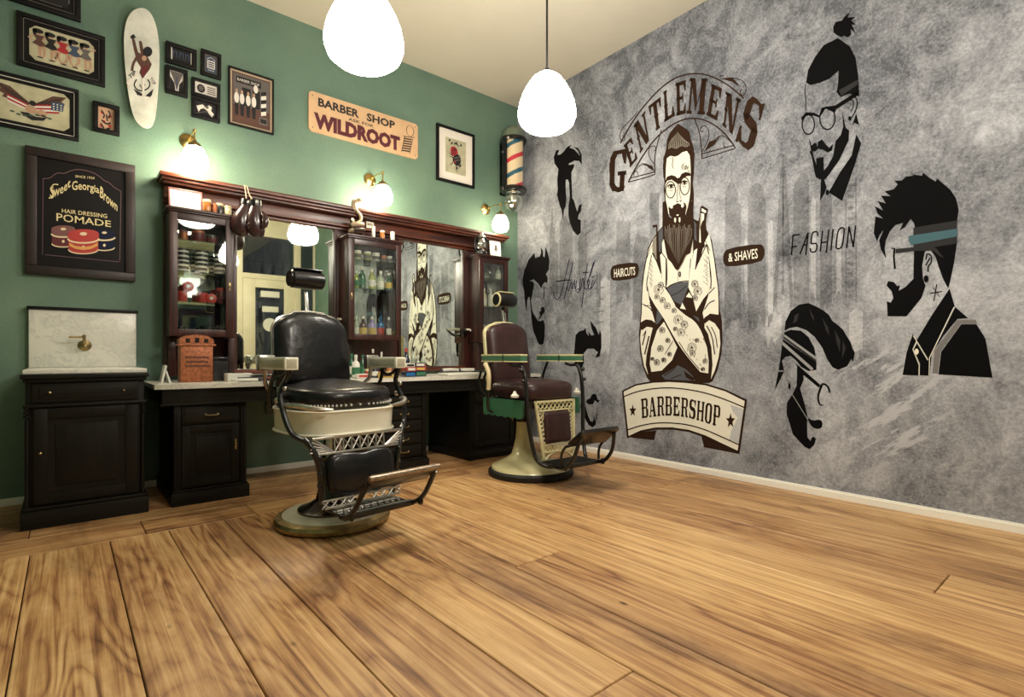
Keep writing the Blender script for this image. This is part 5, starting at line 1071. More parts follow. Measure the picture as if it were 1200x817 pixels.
# on top of the cabinets
ZTT = ZT+.021
t = empty('picture_card', (xs_at(218.5, -.19), -.165, ZTT), 'pale card in a thin pinkish frame leaning on top of the left cabinet', 'picture frame', rx=-.16)
b = MB(); w, h = .108, .165
for q in ((-w, w, h-.012, h), (-w, w, 0, .012), (-w, -w+.012, .012, h-.012), (w-.012, w, .012, h-.012)): b.box(q[0], q[1], -.012, 0, q[2], q[3], .002)
b.build('frame', 'tin_lid', t); b = MB(); b.box(-w+.01, w-.01, -.006, -.002, .01, h-.01); b.build('card', 'mount_board', t, smooth=False)
for u, r, h, m, m2, lb in ((242.5, .028, .1, 'jar_amber', 'jar_cream', 'amber pot with cream lid, nearest the leaning card on the left cabinet'), (252, .018, .08, 'copper', 'copper', 'slim copper pot on the left cabinet'), (257.5, .024, .088, 'jar_dark', 'jar_cream', 'dark ribbed pot on the left cabinet'), (267, .026, .078, 'jar_cream', 'jar_cream', 'cream pot on the left cabinet, nearest the boxing gloves')):
    place(jar('t', r, h, m, m2, name='pot'), xs_at(u, -.19), -.19, ZTT, lb, 'pots standing on the left cabinet')
for u, r, h, m, lb in ((437.5, .016, .11, 'art_white', 'slim white pot on the middle cabinet, nearest the snake'), (448, .022, .085, 'jar_amber', 'amber pot with pale lid on the middle cabinet'), (460, .02, .09, 'plastic_white', 'white pot at the right end of the middle cabinet top')):
    place(jar('u', r, h, m, 'label_white', name='pot'), xs_at(u, -.19), -.19, ZTT, lb, 'pots standing on the middle cabinet')
# snake figurine
t = empty('snake_figurine', (xs_at(419, -.2)+.0, -.19, ZTT), 'small striped cobra figurine with raised hood on the middle cabinet', 'figurine')
b = MB()
coil = [(.062*math.cos(a)*(1-.035*a/PI), .05*math.sin(a)*(1-.035*a/PI), .018+.0125*a/PI*1.9) for a in [PI*i/8 for i in range(0, 42)]]
b.tube(coil, [.019-.0*i for i in range(len(coil))], 10); o = b.build('coils', ['cobra_dark', 'cobra_pale'], t)
for i, p in enumerate(o.data.polygons): p.material_index = 1 if (i//50) % 2 else 0
b = MB(); b.tube(smoothpts([(-.03, 0, .1), (.035, 0, .14), (.04, 0, .19), (-.01, 0, .235), (-.035, -.01, .285), (-.01, -.02, .315), (.02, -.04, .325)], 2), .015, 10); b.ball((-.02, -.003, .275), .036, 14, sx=.9, sy=.4, sz=1.5); b.ball((.015, -.035, .327), .018, 10, sx=1.6, sy=1, sz=.7); b.build('hood', 'cobra_pale', t); b = MB(); b.ball((-.026, .002, .275), .036, 14, sx=.8, sy=.42, sz=1.5); b.tube(smoothpts([(.035, .004, .14), (.044, .004, .19), (-.008, .006, .235)], 1), .0155, 8); b.build('hood_back', 'cobra_dark', t)
t = empty('small_card', (xs_at(433, -.08), -.092, 2.158), 'tiny printed card fixed to the mahogany frieze beside the snake', 'card'); b = MB(); b.box(-.037, .037, -.003, 0, 0, .06); b.build('card', 'paper', t, smooth=False); b = MB(); b.box(-.026, .026, -.0036, -.003, .026, .031); b.box(-.026, .02, -.0036, -.003, .036, .041); b.build('print', 'art_brown', t, smooth=False)
# lantern and white framed print
t = empty('hurricane_lantern', (xs_at(563.5, -.17), -.17, ZTT), 'dark metal hurricane lantern standing on the right cabinet', 'lantern'); t.scale = (1.15, 1.15, 1.15)
b = MB(); b.lathe([(0, 0), (.055, 0), (.06, .012), (.056, .035), (.035, .05), (.03, .06)], 20); b.build('fuel_tank', 'black_iron', t)
b = MB(); b.lathe([(.03, .06), (.045, .085), (.046, .12), (.03, .155), (.026, .165)], 20); b.build('glass_chimney', 'globe_glass', t)
b = MB(); b.lathe([(.03, .165), (.045, .17), (.04, .185), (.028, .19), (.026, .215), (.034, .222), (0, .23)], 20); b.build('chimney_cap', 'nickel', t)
b = MB()
for s_ in (-1, 1): b.tube(smoothpts([(s_*.05, 0, .02), (s_*.072, 0, .07), (s_*.068, 0, .14), (s_*.05, 0, .19), (s_*.03, 0, .2)], 1), .008, 8)
b.build('side_tubes', 'black_iron', t)
t = empty('white_framed_print', (xs_at(580.5, -.15), -.15, ZTT), 'small white framed print leaning on the right cabinet beside the lantern', 'picture frame', rx=-.1)
b = MB(); b.box(-.075, .075, -.014, 0, 0, .2, .004); b.build('frame', 'white_paint', t); b = MB(); b.prism([(-.02, .09), (.01, .07), (.026, .1), (.02, .14), (-.005, .15), (-.012, .12)], -.0155, -.0143, 'y'); b.build('drawing', 'art_grey', t, smooth=False)
# boxing gloves hung by their laces
t = empty('boxing_gloves', (xs_at(291.5, -.26)-.005, -.31, 2.065), 'pair of old dark brown boxing gloves hanging by laces from the cornice', 'boxing gloves')
def glove(dx, dyy, rot, nm):
    M = TR((dx, dyy, 0), ry=rot)
    b = MB(); vs = []
    prof = [(.030, .040, .10, 0), (.040, .045, .085, 0), (.043, .048, .05, 0), (.052, .056, .02, -.004), (.064, .064, -.03, -.012), (.07, .066, -.08, -.014), (.066, .060, -.13, -.008), (.05, .046, -.165, 0), (.026, .024, -.182, .004), (.004, .004, -.188, .004)]
    n_ = 18; fs = []
    for rx_, ry_, z, ox in prof:
        for j in range(n_): a = 2*PI*j/n_; vs.append((ox+rx_*math.cos(a), ry_*math.sin(a), z))
    for i in range(len(prof)-1):
        for j in range(n_): fs.append((i*n_+j, i*n_+(j+1) % n_, (i+1)*n_+(j+1) % n_, (i+1)*n_+j))
    fs.append(tuple(range(n_))); b.add(vs, fs, M)
    b.tube(smoothpts([(.03, -.045, .0), (.05, -.07, -.04), (.045, -.075, -.09), (.02, -.06, -.12)], 1), [.014, .019, .022, .024, .024, .022, .018, .012][:len(smoothpts([(0, 0, 0)]*4, 1))], 10, M=M)
    g_ = b.build('glove', 'glove_leather', t, angle=70); 
    c = MB(); c.lathe([(.044, .052), (.05, .056), (.05, .098), (.044, .102)], 18, M); c.build('cuff', 'black_leather', g_)
    c = MB(); c.ball((0, -.05, .078), .011, 8, M); c.build('cuff_badge', 'label_white', g_)
glove(-.03, .02, .18, 'a'); glove(.038, -.02, -.06, 'b')
b = MB(); b.tube([(-.02, .01, .1), (-.016, .05, .16), (-.012, .1, .235), (-.012, .15, .238)], .004, 6); b.tube([(.02, -.01, .1), (.008, .05, .16), (.004, .1, .235), (.004, .15, .238)], .004, 6); b.build('laces', 'lace', t)
# dryer hooks on the pilasters
def hook(x, z, label, first=None):
    if first: return dup(first, (x, -.05, z), label=label)
    t = empty('tool_holder', (x, -.05, z), label, 'tool holder', 'black tool holders on the mirror surround')
    b = MB(); b.box(-.02, .02, -.012, 0, -.04, .05, .004); b.build('bracket', 'black_iron', t)
    b = MB(); b.tube([(0, -.01, -.02), (-.04, -.05, -.035), (-.08, -.08, -.015), (-.11, -.1, .02), (-.13, -.11, .04)], [.018, .017, .014, .01, .006], 8); b.build('lower_hook', 'black_iron', t)
    b = MB(); b.tube([(0, -.01, .03), (-.05, -.05, .04), (-.1, -.09, .03), (-.14, -.12, .035)], [.014, .014, .01, .005], 8); b.tube([(0, -.01, .03), (.035, -.04, .03), (.07, -.05, .0)], [.014, .012, .008], 8); b.build('upper_hook', 'nickel', t)
    return t
h1 = hook(-2.20, 1.27, 'black curled tool holder beside the left mirror, above the dark chair'); hook(-.79, 1.22, 'black curled tool holder at the right edge of the right mirror', h1)

# ---- counter and pedestals
YF = -.72
t = empty('marble_countertop', (-1.98, 0, .757), 'long pale marble worktop with rounded edge below the mirrors', 'worktop')
b = MB(); b.prism([(-1.66, -.74), (-1.60, -.77), (1.62, -.77), (1.66, -.74), (1.66, -.004), (-1.66, -.004)], 0, .03, 'z'); b.build('slab', 'marble', t)
b = MB(); b.box(-1.62, 1.62, YF-.02, -.01, -.1, -.001, .004); b.box(-1.63, 1.63, YF-.03, YF, -.108, -.092, .004); b.build('apron', 'ebony_h', t)
def pedestal(x0, x1, label, kind):
    t = empty('pedestal_cabinet', ((x0+x1)/2, -.36, 0), label, 'cabinet', 'dark cabinets carrying the marble worktop')
    w = (x1-x0)/2; ht = .756-.109; f = YF+.36
    b = MB(); b.box(-w, w, f+.02, .34, .07, ht, .003); b.build('body', 'ebony', t)
    b = MB(); b.box(-w-.015, w+.015, f-.025, .345, 0, .085, .006); b.box(-w-.006, w+.006, f-.008, .343, .085, .1, .004); b.build('plinth', 'ebony_h', t)
    for s_ in (-1, 1):
        b = MB(); b.box(s_*w, s_*(w-.04), f, f+.02, .1, ht, .003)
        for k in range(2): b.box(s_*(w-.02)-.011+.014*k-.003, s_*(w-.02)-.011+.014*k+.003, f-.005, f+.002, .14, ht-.04, .002)
        b.build('corner_post', 'ebony', t)
    def drawer(z0, z1):
        d = MB(); d.box(-w+.045, w-.045, f+.002, f+.02, z0, z1, .004); d.box(-w+.06, w-.06, f-.004, f+.002, z0+.012, z1-.012, .004); d = d.build('drawer', 'ebony_h', t)
        k = MB(); k.tube([(-.035, f-.004, (z0+z1)/2), (-.03, f-.02, (z0+z1)/2-.004), (.03, f-.02, (z0+z1)/2-.004), (.035, f-.004, (z0+z1)/2)], .005, 8); k.ball((-.036, f-.006, (z0+z1)/2), .009, 8); k.ball((.036, f-.006, (z0+z1)/2), .009, 8); k.build('drawer_pull', 'old_brass', d)
    if kind == 'door':
        drawer(ht-.125, ht-.01)
        d = MB(); z0, z1 = .108, ht-.135; s = .05; W = w-.045
        for q in ((-W, -W+s, z0, z1), (W-s, W, z0, z1), (-W+s, W-s, z0, z0+s), (-W+s, W-s, z1-s, z1)): d.box(q[0], q[1], f+.001, f+.02, q[2], q[3], .004)
        d.box(-W+s, W-s, f+.010, f+.018, z0+s, z1-s); d.box(-W+s+.03, W-s-.03, f+.004, f+.011, z0+s+.03, z1-s-.03, .006); d = d.build('door', 'ebony', t)
        k = MB(); k.box(W-.03, W-.016, f-.003, f+.001, .33, .40, .002); k.ball((W-.023, f-.01, .365), .008, 8); k.build('door_handle', 'old_brass', d)
    else:
        zs = [.108+(ht-.01-.108)*i/5 for i in range(6)]
        for a, c in zip(zs, zs[1:]): drawer(a+.004, c-.004)
    return t
pedestal(-3.535, -3.105, 'dark wooden pedestal cabinet with door and drawer, next to the sink cabinet', 'door')
pedestal(-2.095, -1.665, 'dark wooden chest of drawers under the counter behind the dark barber chair', 'drawers')
pedestal(-1.21, -.62, 'dark wooden pedestal cabinet in the corner behind the brown barber chair', 'door')
for x, z, lb in ((-1.30, .56, 'grey square box on the green wall under the counter, right of the drawers'), (-2.72, .53, 'grey square box on the green wall under the counter, behind the dark chair')):
    t = empty('socket_box', (x, 0, z), lb, 'junction box', 'grey wall boxes under the counter'); b = MB(); b.box(-.065, .065, -.03, 0, -.05, .05, .006); b.build('housing', 'grey_plate', t); b = MB(); b.box(-.055, .055, -.034, -.03, -.04, .04, .002); b.build('cover', 'grey_plate', t)

# ---- sink cabinet
SXC, SW = -3.965, .275
t = empty('sink_cabinet', (SXC, -.37, 0), 'dark panelled wash cabinet with marble splashback left of the counter', 'sink cabinet')
f = -.355
b = MB(); b.box(-SW, SW, f+.02, .36, .09, .86, .003); b.build('body', 'ebony', t)
b = MB(); b.box(-SW-.02, SW+.02, f-.03, .365, 0, .1, .006); b.box(-SW-.01, SW+.01, f-.012, .363, .1, .118, .005); b.build('plinth', 'ebony_h', t)
b = MB(); b.box(-SW-.02, SW+.02, f-.03, .36, .84, .865, .006); b.box(-SW-.01, SW+.01, f-.012, .36, .82, .84, .005); b.box(-SW-.01, SW+.01, f-.012, f+.03, .68, .695, .004); b.build('moulding', 'ebony_h', t)
d = MB(); d.box(-SW+.03, SW-.03, f+.003, f+.02, .705, .812, .004); d.box(-SW+.06, SW-.06, f-.003, f+.003, .725, .795, .006); d = d.build('drawer', 'ebony_h', t)
for s_ in (-1, 1): k = MB(); k.ball((s_*.17, f-.012, .76), .008, 8); k.tube([(s_*.17, f, .76), (s_*.17, f-.01, .76)], .004, 6); k.build('drawer_knob', 'old_brass', d)
W, s = SW-.035, .06
for x0, x1 in ((-W, W),):
    d = MB(); z0, z1 = .13, .67
    for q in ((x0, x0+s, z0, z1), (x1-s, x1, z0, z1), (x0+s, x1-s, z0, z0+s), (x0+s, x1-s, z1-s, z1)): d.box(q[0], q[1], f, f+.02, q[2], q[3], .004)
    d.box(x0+s, x1-s, f+.01, f+.018, z0+s, z1-s); d.box(x0+s+.035, x1-s-.035, f+.003, f+.011, z0+s+.035, z1-s-.035, .007); d = d.build('door', 'ebony', t)
    k = MB(); k.ball((x0+.03, f-.012, .42), .009, 8); k.tube([(x0+.03, f, .42), (x0+.03, f-.01, .42)], .004, 6); k.build('door_knob', 'old_brass', d)
for s_ in (-1, 1):
    b = MB()
    for k in range(3): b.tube([(s_*(SW-.006), f+.012, .62+.022*k), (s_*(SW-.006), f+.012, .635+.022*k)], .014, 10)
    b.tube([(s_*(SW-.008), f+.012, .12), (s_*(SW-.008), f+.012, .61)], .011, 10)
    b.build('corner_column', 'ebony', t)
b = MB(); b.box(-SW-.01, SW+.012, f-.015, .365, .866, .892, .007); b.build('marble_top', 'marble', t)
b = MB(); b.box(-.285, .29, .325, .367, .893, 1.275, .003); b.build('splashback', 'marble', t)
b = MB(); b.box(-.295, .30, .31, .368, 1.276, 1.296, .003); b.build('splashback_ledge', 'black_frame', t)
b = MB(); M = TR((.0, .325, 1.04), rx=PI/2); b.lathe([(0, 0), (.036, 0), (.038, .006), (.03, .014), (.016, .022), (.014, .05), (0, .052)], 24, M); b.tube([(0, .28, 1.04), (-.004, .262, 1.07), (-.004, .258, 1.1)], .009, 10); b.tube([(-.004, .27, 1.098), (-.085, .262, 1.094)], .007, 8); b.ball((-.004, .262, 1.105), .011, 10); b.ball((0, .275, 1.035), .015, 10); b.build('brass_tap', 'old_brass', t)

# ---- things on the counter
CT = .7885
def onc(u, y): return xs_at(u, y)
t = empty('copper_tin_box', (onc(229, -.45), -.45, CT), 'embossed copper box with pierced arched top on the counter left end', 'tin box')
b = MB(); b.box(-.098, .098, -.06, .06, 0, .255, .004); b.build('body', 'copper', t)
b = MB(); b.prism([(-.105, .255), (.105, .255), (.102, .295), (.07, .318), (.0, .33), (-.07, .318), (-.102, .295)], -.062, .062, 'y'); b.box(-.115, .115, -.07, .07, .25, .262, .002); cr = b.build('arched_top', 'copper', t)
b = MB()
for x in (-.055, 0, .055): b.box(x-.013, x+.013, -.0645, -.0622, .272, .3 if x else .306)
b.build('piercing', 'gap_dark', cr, smooth=False)
b = MB()
for i, (x, z, w) in enumerate(((-.07, .17, .14), (-.065, .14, .13), (-.07, .11, .15))):
    b.stroke([(x+w*k/30, z+.011*math.sin(k*1.9)*(.4+.6*abs(math.sin(k*.7)))) for k in range(31)], .0075, lambda X, Z: (X, -.0606, Z))
b.build('engraved_script', 'copper_dark', t, smooth=False)
t = empty('folded_white_stand', (onc(194.5, -.6), -.56, CT), 'folded white card stand at the extreme left end of the counter', 'card stand')
b = MB(); b.prism([(-.03, .0), (-.018, .0), (.006, .115), (-.006, .12)], -.05, .05, 'y'); b.prism([(.018, 0), (.03, 0), (.004, .085), (-.004, .085)], -.05, .05, 'y'); b.build('card', 'plastic_white', t); b = MB(); b.box(-.045, .035, -.052, .052, 0, .004); b.build('foot', 'plastic_white', t)
t = empty('black_box', (onc(257, -.38), -.38, CT), 'black box standing between copper box and white tray', 'box'); b = MB(); b.box(-.048, .048, -.045, .045, 0, .17, .005); b.build('body', 'jar_dark', t); b = MB(); b.box(-.05, .05, -.047, .047, .14, .172, .004); b.build('lid', 'black_gloss', t)
t = empty('white_tissue_box', (onc(279, -.52), -.52, CT), 'low white paper box on the counter between mirror and dark chair', 'box'); b = MB(); b.box(-.08, .08, -.06, .06, 0, .055, .004); b.build('body', 'plastic_white', t); b = MB(); b.prism(ellp(0, 0, .04, .018), .0551, .057, 'z'); b.build('opening', 'art_grey', t)
t = empty('hand_brush', (onc(290, -.66), -.66, CT), 'white curved handled brush lying at the counter front edge', 'brush'); b = MB(); b.tube(smoothpts([(-.09, .02, .012), (-.1, -.01, .014), (-.07, -.03, .014), (.06, -.035, .012)], 1), .010, 8); b.build('handle', 'plastic_white', t); b = MB(); b.box(-.06, .1, -.02, .03, .0, .03, .008); b.build('bristles', 'cloth_grey', t)
t = empty('black_case', (onc(308, -.55), -.55, CT), 'dark case with reddish trim lying on the counter left of the chair', 'case'); b = MB(); b.box(-.09, .09, -.07, .07, 0, .045, .006); b.build('body', 'jar_dark', t); b = MB(); b.box(-.05, .06, -.0715, -.07, .02, .028); b.build('trim', 'label_red', t)
GB = 'hair product bottles on the counter'
rows = [  # u, y, r, h, body, cap, label colour, description
 (412, -.42, .028, .20, 'bottle_green', 'label_green', 'label_white', 'green bottle furthest left beside the dark chair back'),
 (417, -.58, .032, .19, 'plastic_white', 'plastic_white', 'label_green', 'white squeeze bottle with pointed nozzle by the chair back'),
 (425, -.35, .026, .19, 'bottle_green', 'label_green', 'label_green', 'green capped bottle behind the chair armrest'),
 (431, -.60, .026, .12, 'jar_cream', 'label_white', 'label_red', 'short cream bottle below the armrest'),
 (437, -.36, .024, .24, 'jar_dark', 'label_white', 'label_white', 'tall dark bottle whose white top rises above the armrest'),
 (439, -.62, .03, .115, 'bottle_navy', 'plastic_white', 'label_white', 'navy bottle with white cap below the armrest'),
 (447, -.36, .022, .215, 'plastic_white', 'plastic_white', 'label_yellow', 'white bottle just showing above the armrest centre'),
 (447.5, -.60, .027, .12, 'jar_dark', 'nickel', 'label_red', 'dark bottle with silver cap below the armrest'),
 (456, -.62, .03, .11, 'jar_amber', 'label_yellow', 'label_white', 'amber bottle with pale label below the armrest'),
 (476, -.40, .034, .25, 'bottle_navy', 'label_red', 'label_white', 'tall navy bottle with red cap right of the armrest'),
 (484.5, -.36, .022, .26, 'bottle_pale', 'jar_dark', 'label_white', 'tall clear bottle with black pump'),
 (490, -.45, .026, .19, 'bottle_pale', 'label_white', 'label_yellow', 'clear bottle with yellow label near the bottle group end'),
 (496, -.52, .024, .235, 'bottle_pale', 'label_white', 'label_red', 'clear spray bottle with red label, furthest right')]
for u, y, r, h, m, c, l, lb in rows: place(bottle(r, h, m, c, l), onc(u, y), y, CT, lb, GB)
def carton(u, y, w, d, h, m, lm, lb, z=CT, rz=0.):
    t = empty('carton', (onc(u, y), y, z), lb, 'box', 'product cartons on the counter', rz=rz)
    b = MB(); b.box(-w/2, w/2, -d/2, d/2, 0, h, .003); b.build('body', m, t); b = MB(); b.box(-w*.4, w*.4, -d/2-.001, -d/2, h*.2, h*.8); b.build('printed_face', lm, t, smooth=False)
carton(424.5, -.66, .1, .05, .035, 'label_white', 'label_red', 'low white carton at the counter edge below the armrest')
carton(452, -.68, .12, .04, .045, 'label_yellow', 'art_brown', 'flat yellow carton below the armrest at the counter edge')
carton(478, -.62, .105, .1, .045, 'bottle_navy', 'bottle_blue', 'navy carton at the bottom left of the carton pile')
carton(490, -.6, .11, .1, .05, 'bottle_navy', 'label_green', 'navy and green carton at the bottom right of the carton pile')
carton(479, -.61, .09, .09, .035, 'label_red', 'label_white', 'red carton lying on the left navy carton', CT+.047, .1)
carton(490.5, -.6, .09, .09, .03, 'label_red', 'label_yellow', 'red carton lying on the right navy carton', CT+.052, -.1)
carton(478.5, -.6, .085, .08, .03, 'label_white', 'jar_dark', 'white carton topmost on the left pile', CT+.084)
carton(490, -.59, .1, .08, .035, 'jar_dark', 'label_white', 'black carton topmost on the right pile', CT+.084)
t = empty('folded_towel', (onc(541, -.62), -.6, CT), 'white folded towel lying flat near the counter right end', 'towel'); b = MB(); b.box(-.2, .2, -.09, .09, 0, .022, .01); b.build('cloth', 'cloth_white', t)
t = empty('towel_roll', (onc(529, -.45), -.42, CT), 'rolled black and white towel left of its neighbour on the counter', 'towel'); b = MB(); b.tube([(-.1, 0, .03), (0, .01, .032), (.1, 0, .028)], .028, 12); b.build('roll', 'cloth_grey', t); b = MB(); b.tube([(-.09, -.012, .044), (0, -.004, .047), (.09, -.012, .042)], .017, 10); b.build('white_fold', 'cloth_white', t)
t = empty('towel_roll', (onc(548.5, -.45), -.42, CT), 'rolled black and white towel nearest the brown chair on the counter', 'towel'); b = MB(); b.tube([(-.09, 0, .03), (0, .01, .032), (.1, 0, .028)], .028, 12); b.build('roll', 'cloth_grey', t); b = MB(); b.tube([(-.08, -.012, .044), (.08, -.012, .042)], .017, 10); b.build('white_fold', 'cloth_white', t)
# white cable running down between sink and pedestal
t = empty('white_cable', (-3.66, -.02, 0), 'thin pale cable hanging between the wash cabinet and the pedestal cabinet', 'cable'); b = MB(); b.tube(smoothpts([(0, 0, .76), (-.02, 0, .55), (-.01, 0, .3), (.01, 0, .1), (.03, -.05, .008), (.02, -.2, .008)], 2), .0045, 6); b.build('cord', 'art_grey', t)
# ================================================================== BARBER CHAIRS (local: the sitter faces -y)
def superloop(w, d0, d1, n=40, e=3.2):
    """plan outline: half width w, front at -d0, back at +d1"""
    out = []
    for i in range(n):
        a = 2*PI*i/n; c, s = math.cos(a), math.sin(a)
        x = w*math.copysign(abs(c)**(2/e), c); y = math.copysign(abs(s)**(2/e), s); out.append((x, y*(d1 if y > 0 else d0)))
    return out
def loft(b, loops):
    """loops: lists of 3D points of equal length; ends are capped"""
    n = len(loops[0]); vs = [p for l in loops for p in l]; fs = []
    for i in range(len(loops)-1):
        for j in range(n): fs.append((i*n+j, i*n+(j+1) % n, (i+1)*n+(j+1) % n, (i+1)*n+j))
    k = len(loops)-1
    fs += [tuple(range(n))[::-1], tuple(range(k*n, (k+1)*n))]
    b.add(vs, fs)
def cushion(b, w, d0, d1, z0, z1, dome=.02, yc=0., e=3.2, edge=.03, tilt=0.):
    base = superloop(w, d0, d1, e=e); L = []
    h = z1-z0
    for s_, z in ((.96, 0), (1., .18), (1.01, .5), (.99, .78), (.93, .93), (.8, 1.), (.5, 1+dome/h*.7), (.12, 1+dome/h)):
        L.append([(x*s_, y*s_+yc, z0+h*z+tilt*y) for x, y in base])
    loft(b, L)
def back_loop(w, h, top_r, z0):
    """front view outline of a backrest, round shouldered"""
    pts = [(-w, 0), (w, 0), (w*1.02, h*.35), (w, h-top_r)]
    for i in range(1, 8): a = PI/2*i/8; pts.append((w-top_r+top_r*math.cos(a), h-top_r*.8+top_r*.8*math.sin(a)))
    pts.append((w*.4, h+.012)); pts.append((0, h+.018)); pts.append((-w*.4, h+.012))
    for i in range(1, 8): a = PI/2+PI/2*i/8; pts.append((-w+top_r+top_r*math.cos(a), h-top_r*.8+top_r*.8*math.sin(a)))
    pts.append((-w, h-top_r)); pts.append((-w*1.02, h*.35)); return pts
def slab_back(b, pts, M, prof, sag=0.):
    """pillow from a front outline: prof = list of (scale, y)"""
    cz = sum(p[1] for p in pts)/len(pts); L = []
    for s_, y in prof: L.append([tuple(M @ Vector((x*s_, y, cz+(z-cz)*s_))) for x, z in pts])
    loft(b, L)

# ------------------------------------------------ the dark chair
t = empty('barber_chair', (-2.86, -1.66, 0), 'antique barber chair with black leather seat and white porcelain round base, nearest the viewer', 'barber chair', rz=math.radians(6))
b = MB(); b.lathe([(0, 0), (.305, 0), (.322, .012), (.325, .03), (.315, .048), (.285, .056), (.0, .056)], 56); b.build('base_rim', 'old_brass', t)
b = MB(); b.lathe([(.0, .055), (.282, .055), (.28, .062), (.2, .075), (0, .076)], 56); b.build('base_plate', 'porcelain', t)
b = MB(); b.lathe([(.20, .07), (.198, .085), (.15, .10), (.10, .135), (.085, .2), (.08, .34), (.10, .36), (.10, .39), (0, .39)], 40); b.build('pedestal', 'black_enamel', t)
b = MB(); b.lathe([(.055, .38), (.055, .53), (.12, .54), (.12, .56), (0, .56)], 24); b.build('lift_column', 'chrome', t)
b = MB(); lp = superloop(.285, .29, .27, e=3.4)
loft(b, [[(x, y, .545) for x, y in lp], [(x*1.02, y*1.02, .55) for x, y in lp], [(x*1.04, y*1.04, .67) for x, y in lp], [(x*1.02, y*1.02, .678) for x, y in lp]]); ap = b.build('seat_apron', 'porcelain', t)
b = MB()
for z in (.549, .672): b.tube([(x*1.04, y*1.04, z) for x, y in lp], .008, 6, closed=True)
b.build('apron_trim', 'porcelain', ap)
b = MB(); loft(b, [[(x*.98, y*.98, .676) for x, y in lp], [(x*1.0, y*1.0, .69) for x, y in lp], [(x*.99, y*.99, .71) for x, y in lp]]); b.build('seat_board', 'black_iron', t)
b = MB(); cushion(b, .285, .295, .25, .70, .80, .03, e=3., tilt=.03); st = b.build('seat', 'black_leather', t, angle=80)
b = MB()
for x, y in superloop(.291, .301, .25, n=80, e=3.): 
    if y < .12: b.ball((x*1.005, y*1.005, .712+.03*y), .0075, 6)
b.build('nail_trim', 'stud', st)
TB = TR((0, .235, .79), rx=math.radians(-9))
bl = back_loop(.235, .44, .15, 0)
b = MB(); slab_back(b, bl, TB, ((.9, .055), (.98, .05), (1., .03), (1., .0), (.97, -.022), (.88, -.04), (.6, -.05), (.2, -.054))); bk = b.build('backrest', 'black_leather', t, angle=80)
b = MB(); b.tube([tuple(TB @ Vector((x*1.015, .015, z*1.012))) for x, z in bl[1:]+bl[:1]], .009, 8); b.build('back_rim', 'chrome', t)
b = MB()
for s_ in (-1, 1): b.tube([tuple(TB @ Vector((s_*.2, .05, .1))), tuple(TB @ Vector((s_*.2, .05, -.06))), (s_*.22, .26, .7), (s_*.24, .22, .66)], .014, 8)
b.build('back_bracket', 'nickel', t)
# head rest
b = MB(); b.box(-.012, .012, .028, .045, .3, .6, .003, M=TB); b.box(-.012, .012, .03, .042, .3, .6, M=TB); b.build('headrest_post', 'chrome', t)
b = MB(); Hh = TB @ Matrix.Translation((0, .01, .67)) @ Matrix.Rotation(PI/2, 4, 'Y'); b.lathe([(0, -.105), (.045, -.105), (.056, -.095), (.06, 0), (.056, .095), (.045, .105), (0, .105)], 22, Hh); hd = b.build('headrest', 'black_leather', t)
b = MB(); b.box(-.095, .095, -.035, .05, .725, .732, .002, M=TB); b.lathe([(0, -.112), (.048, -.112), (.05, -.106), (0, -.106)], 20, Hh); b.build('headrest_cap', 'black_enamel', hd)
# arms
for s_ in (-1, 1):
    b = MB(); b.box(s_*.335-.037, s_*.335+.037, -.20, .12, .895, .962, .007); am = b.build('armrest', 'porcelain', t)
    c = MB(); c.box(s_*.335-.0385, s_*.335+.0385, -.185, .10, .907, .95, .003); c.box(s_*.335-.026, s_*.335+.026, -.2015, -.19, .905, .952, .002); c.build('armrest_panel', 'porcelain_shade', am)
    c = MB(); c.box(s_*.335-.045, s_*.335+.045, .115, .165, .885, .975, .01); c.ball((s_*.335, .175, .93), .022, 12); c.tube([(s_*.335, .14, .89), (s_*.33, .16, .82), (s_*.30, .2, .78)], .012, 8); c.build('arm_hinge', 'nickel', t)
    c = MB()
    c.tube(smoothpts([(s_*.335, -.17, .895), (s_*.335, -.16, .86), (s_*.345, -.12, .82), (s_*.365, -.12, .77), (s_*.372, -.17, .70), (s_*.362, -.2, .62), (s_*.34, -.22, .56), (s_*.30, -.26, .535)], 2), .0145, 9)
    c.tube(smoothpts([(s_*.335, .0, .895), (s_*.345, .03, .83), (s_*.34, .08, .76), (s_*.325, .1, .68)], 1), .012, 8)
    c.tube(smoothpts([(s_*.335, -.17, .895), (s_*.335, -.1, .86), (s_*.34, -.03, .85), (s_*.335, .02, .88)], 1), .010, 8)
    c.build('arm_support', 'black_iron', t)
    c = MB(); c.tube(smoothpts([(s_*.37, -.14, .71), (s_*.33, -.25, .715), (s_*.27, -.32, .695), (s_*.18, -.345, .69)], 1), [.009, .012, .014, .015, .015, .014, .010, .006], 8); c.ball((s_*.37, -.1, .735), .016, 10); c.ball((s_*.355, -.16, .80), .013, 10); c.build('arm_lever', 'nickel', t)
# leg rest: open-work frame with leather pad
LG = TR((0, -.285, .545), rx=math.radians(-8))       # local z downwards negative
b = MB()
def lb(x0, x1, y0, y1, z0, z1, bev=.003): b.box(x0, x1, y0, y1, z0, z1, bev, M=LG)
lb(-.27, .27, -.012, .006, -.015, .0); lb(-.25, .25, -.012, .006, -.095, -.083); lb(-.235, .235, -.012, .006, -.335, -.325); lb(-.225, .225, -.012, .006, -.375, -.362)
for k in range(7):
    x = -.15+.3*k/6; lb(x-.004, x+.004, -.010, .002, -.09, -.01, 0)
for k in range(6):
    x0_, x1_ = -.15+.05*k, -.10+.05*k
    if k % 2 == 0 or True:
        b.tube([LG @ Vector((x0_, -.005, -.012)), LG @ Vector((x1_, -.005, -.086))], .0045, 6); b.tube([LG @ Vector((x1_, -.005, -.012)), LG @ Vector((x0_, -.005, -.086))], .0045, 6)
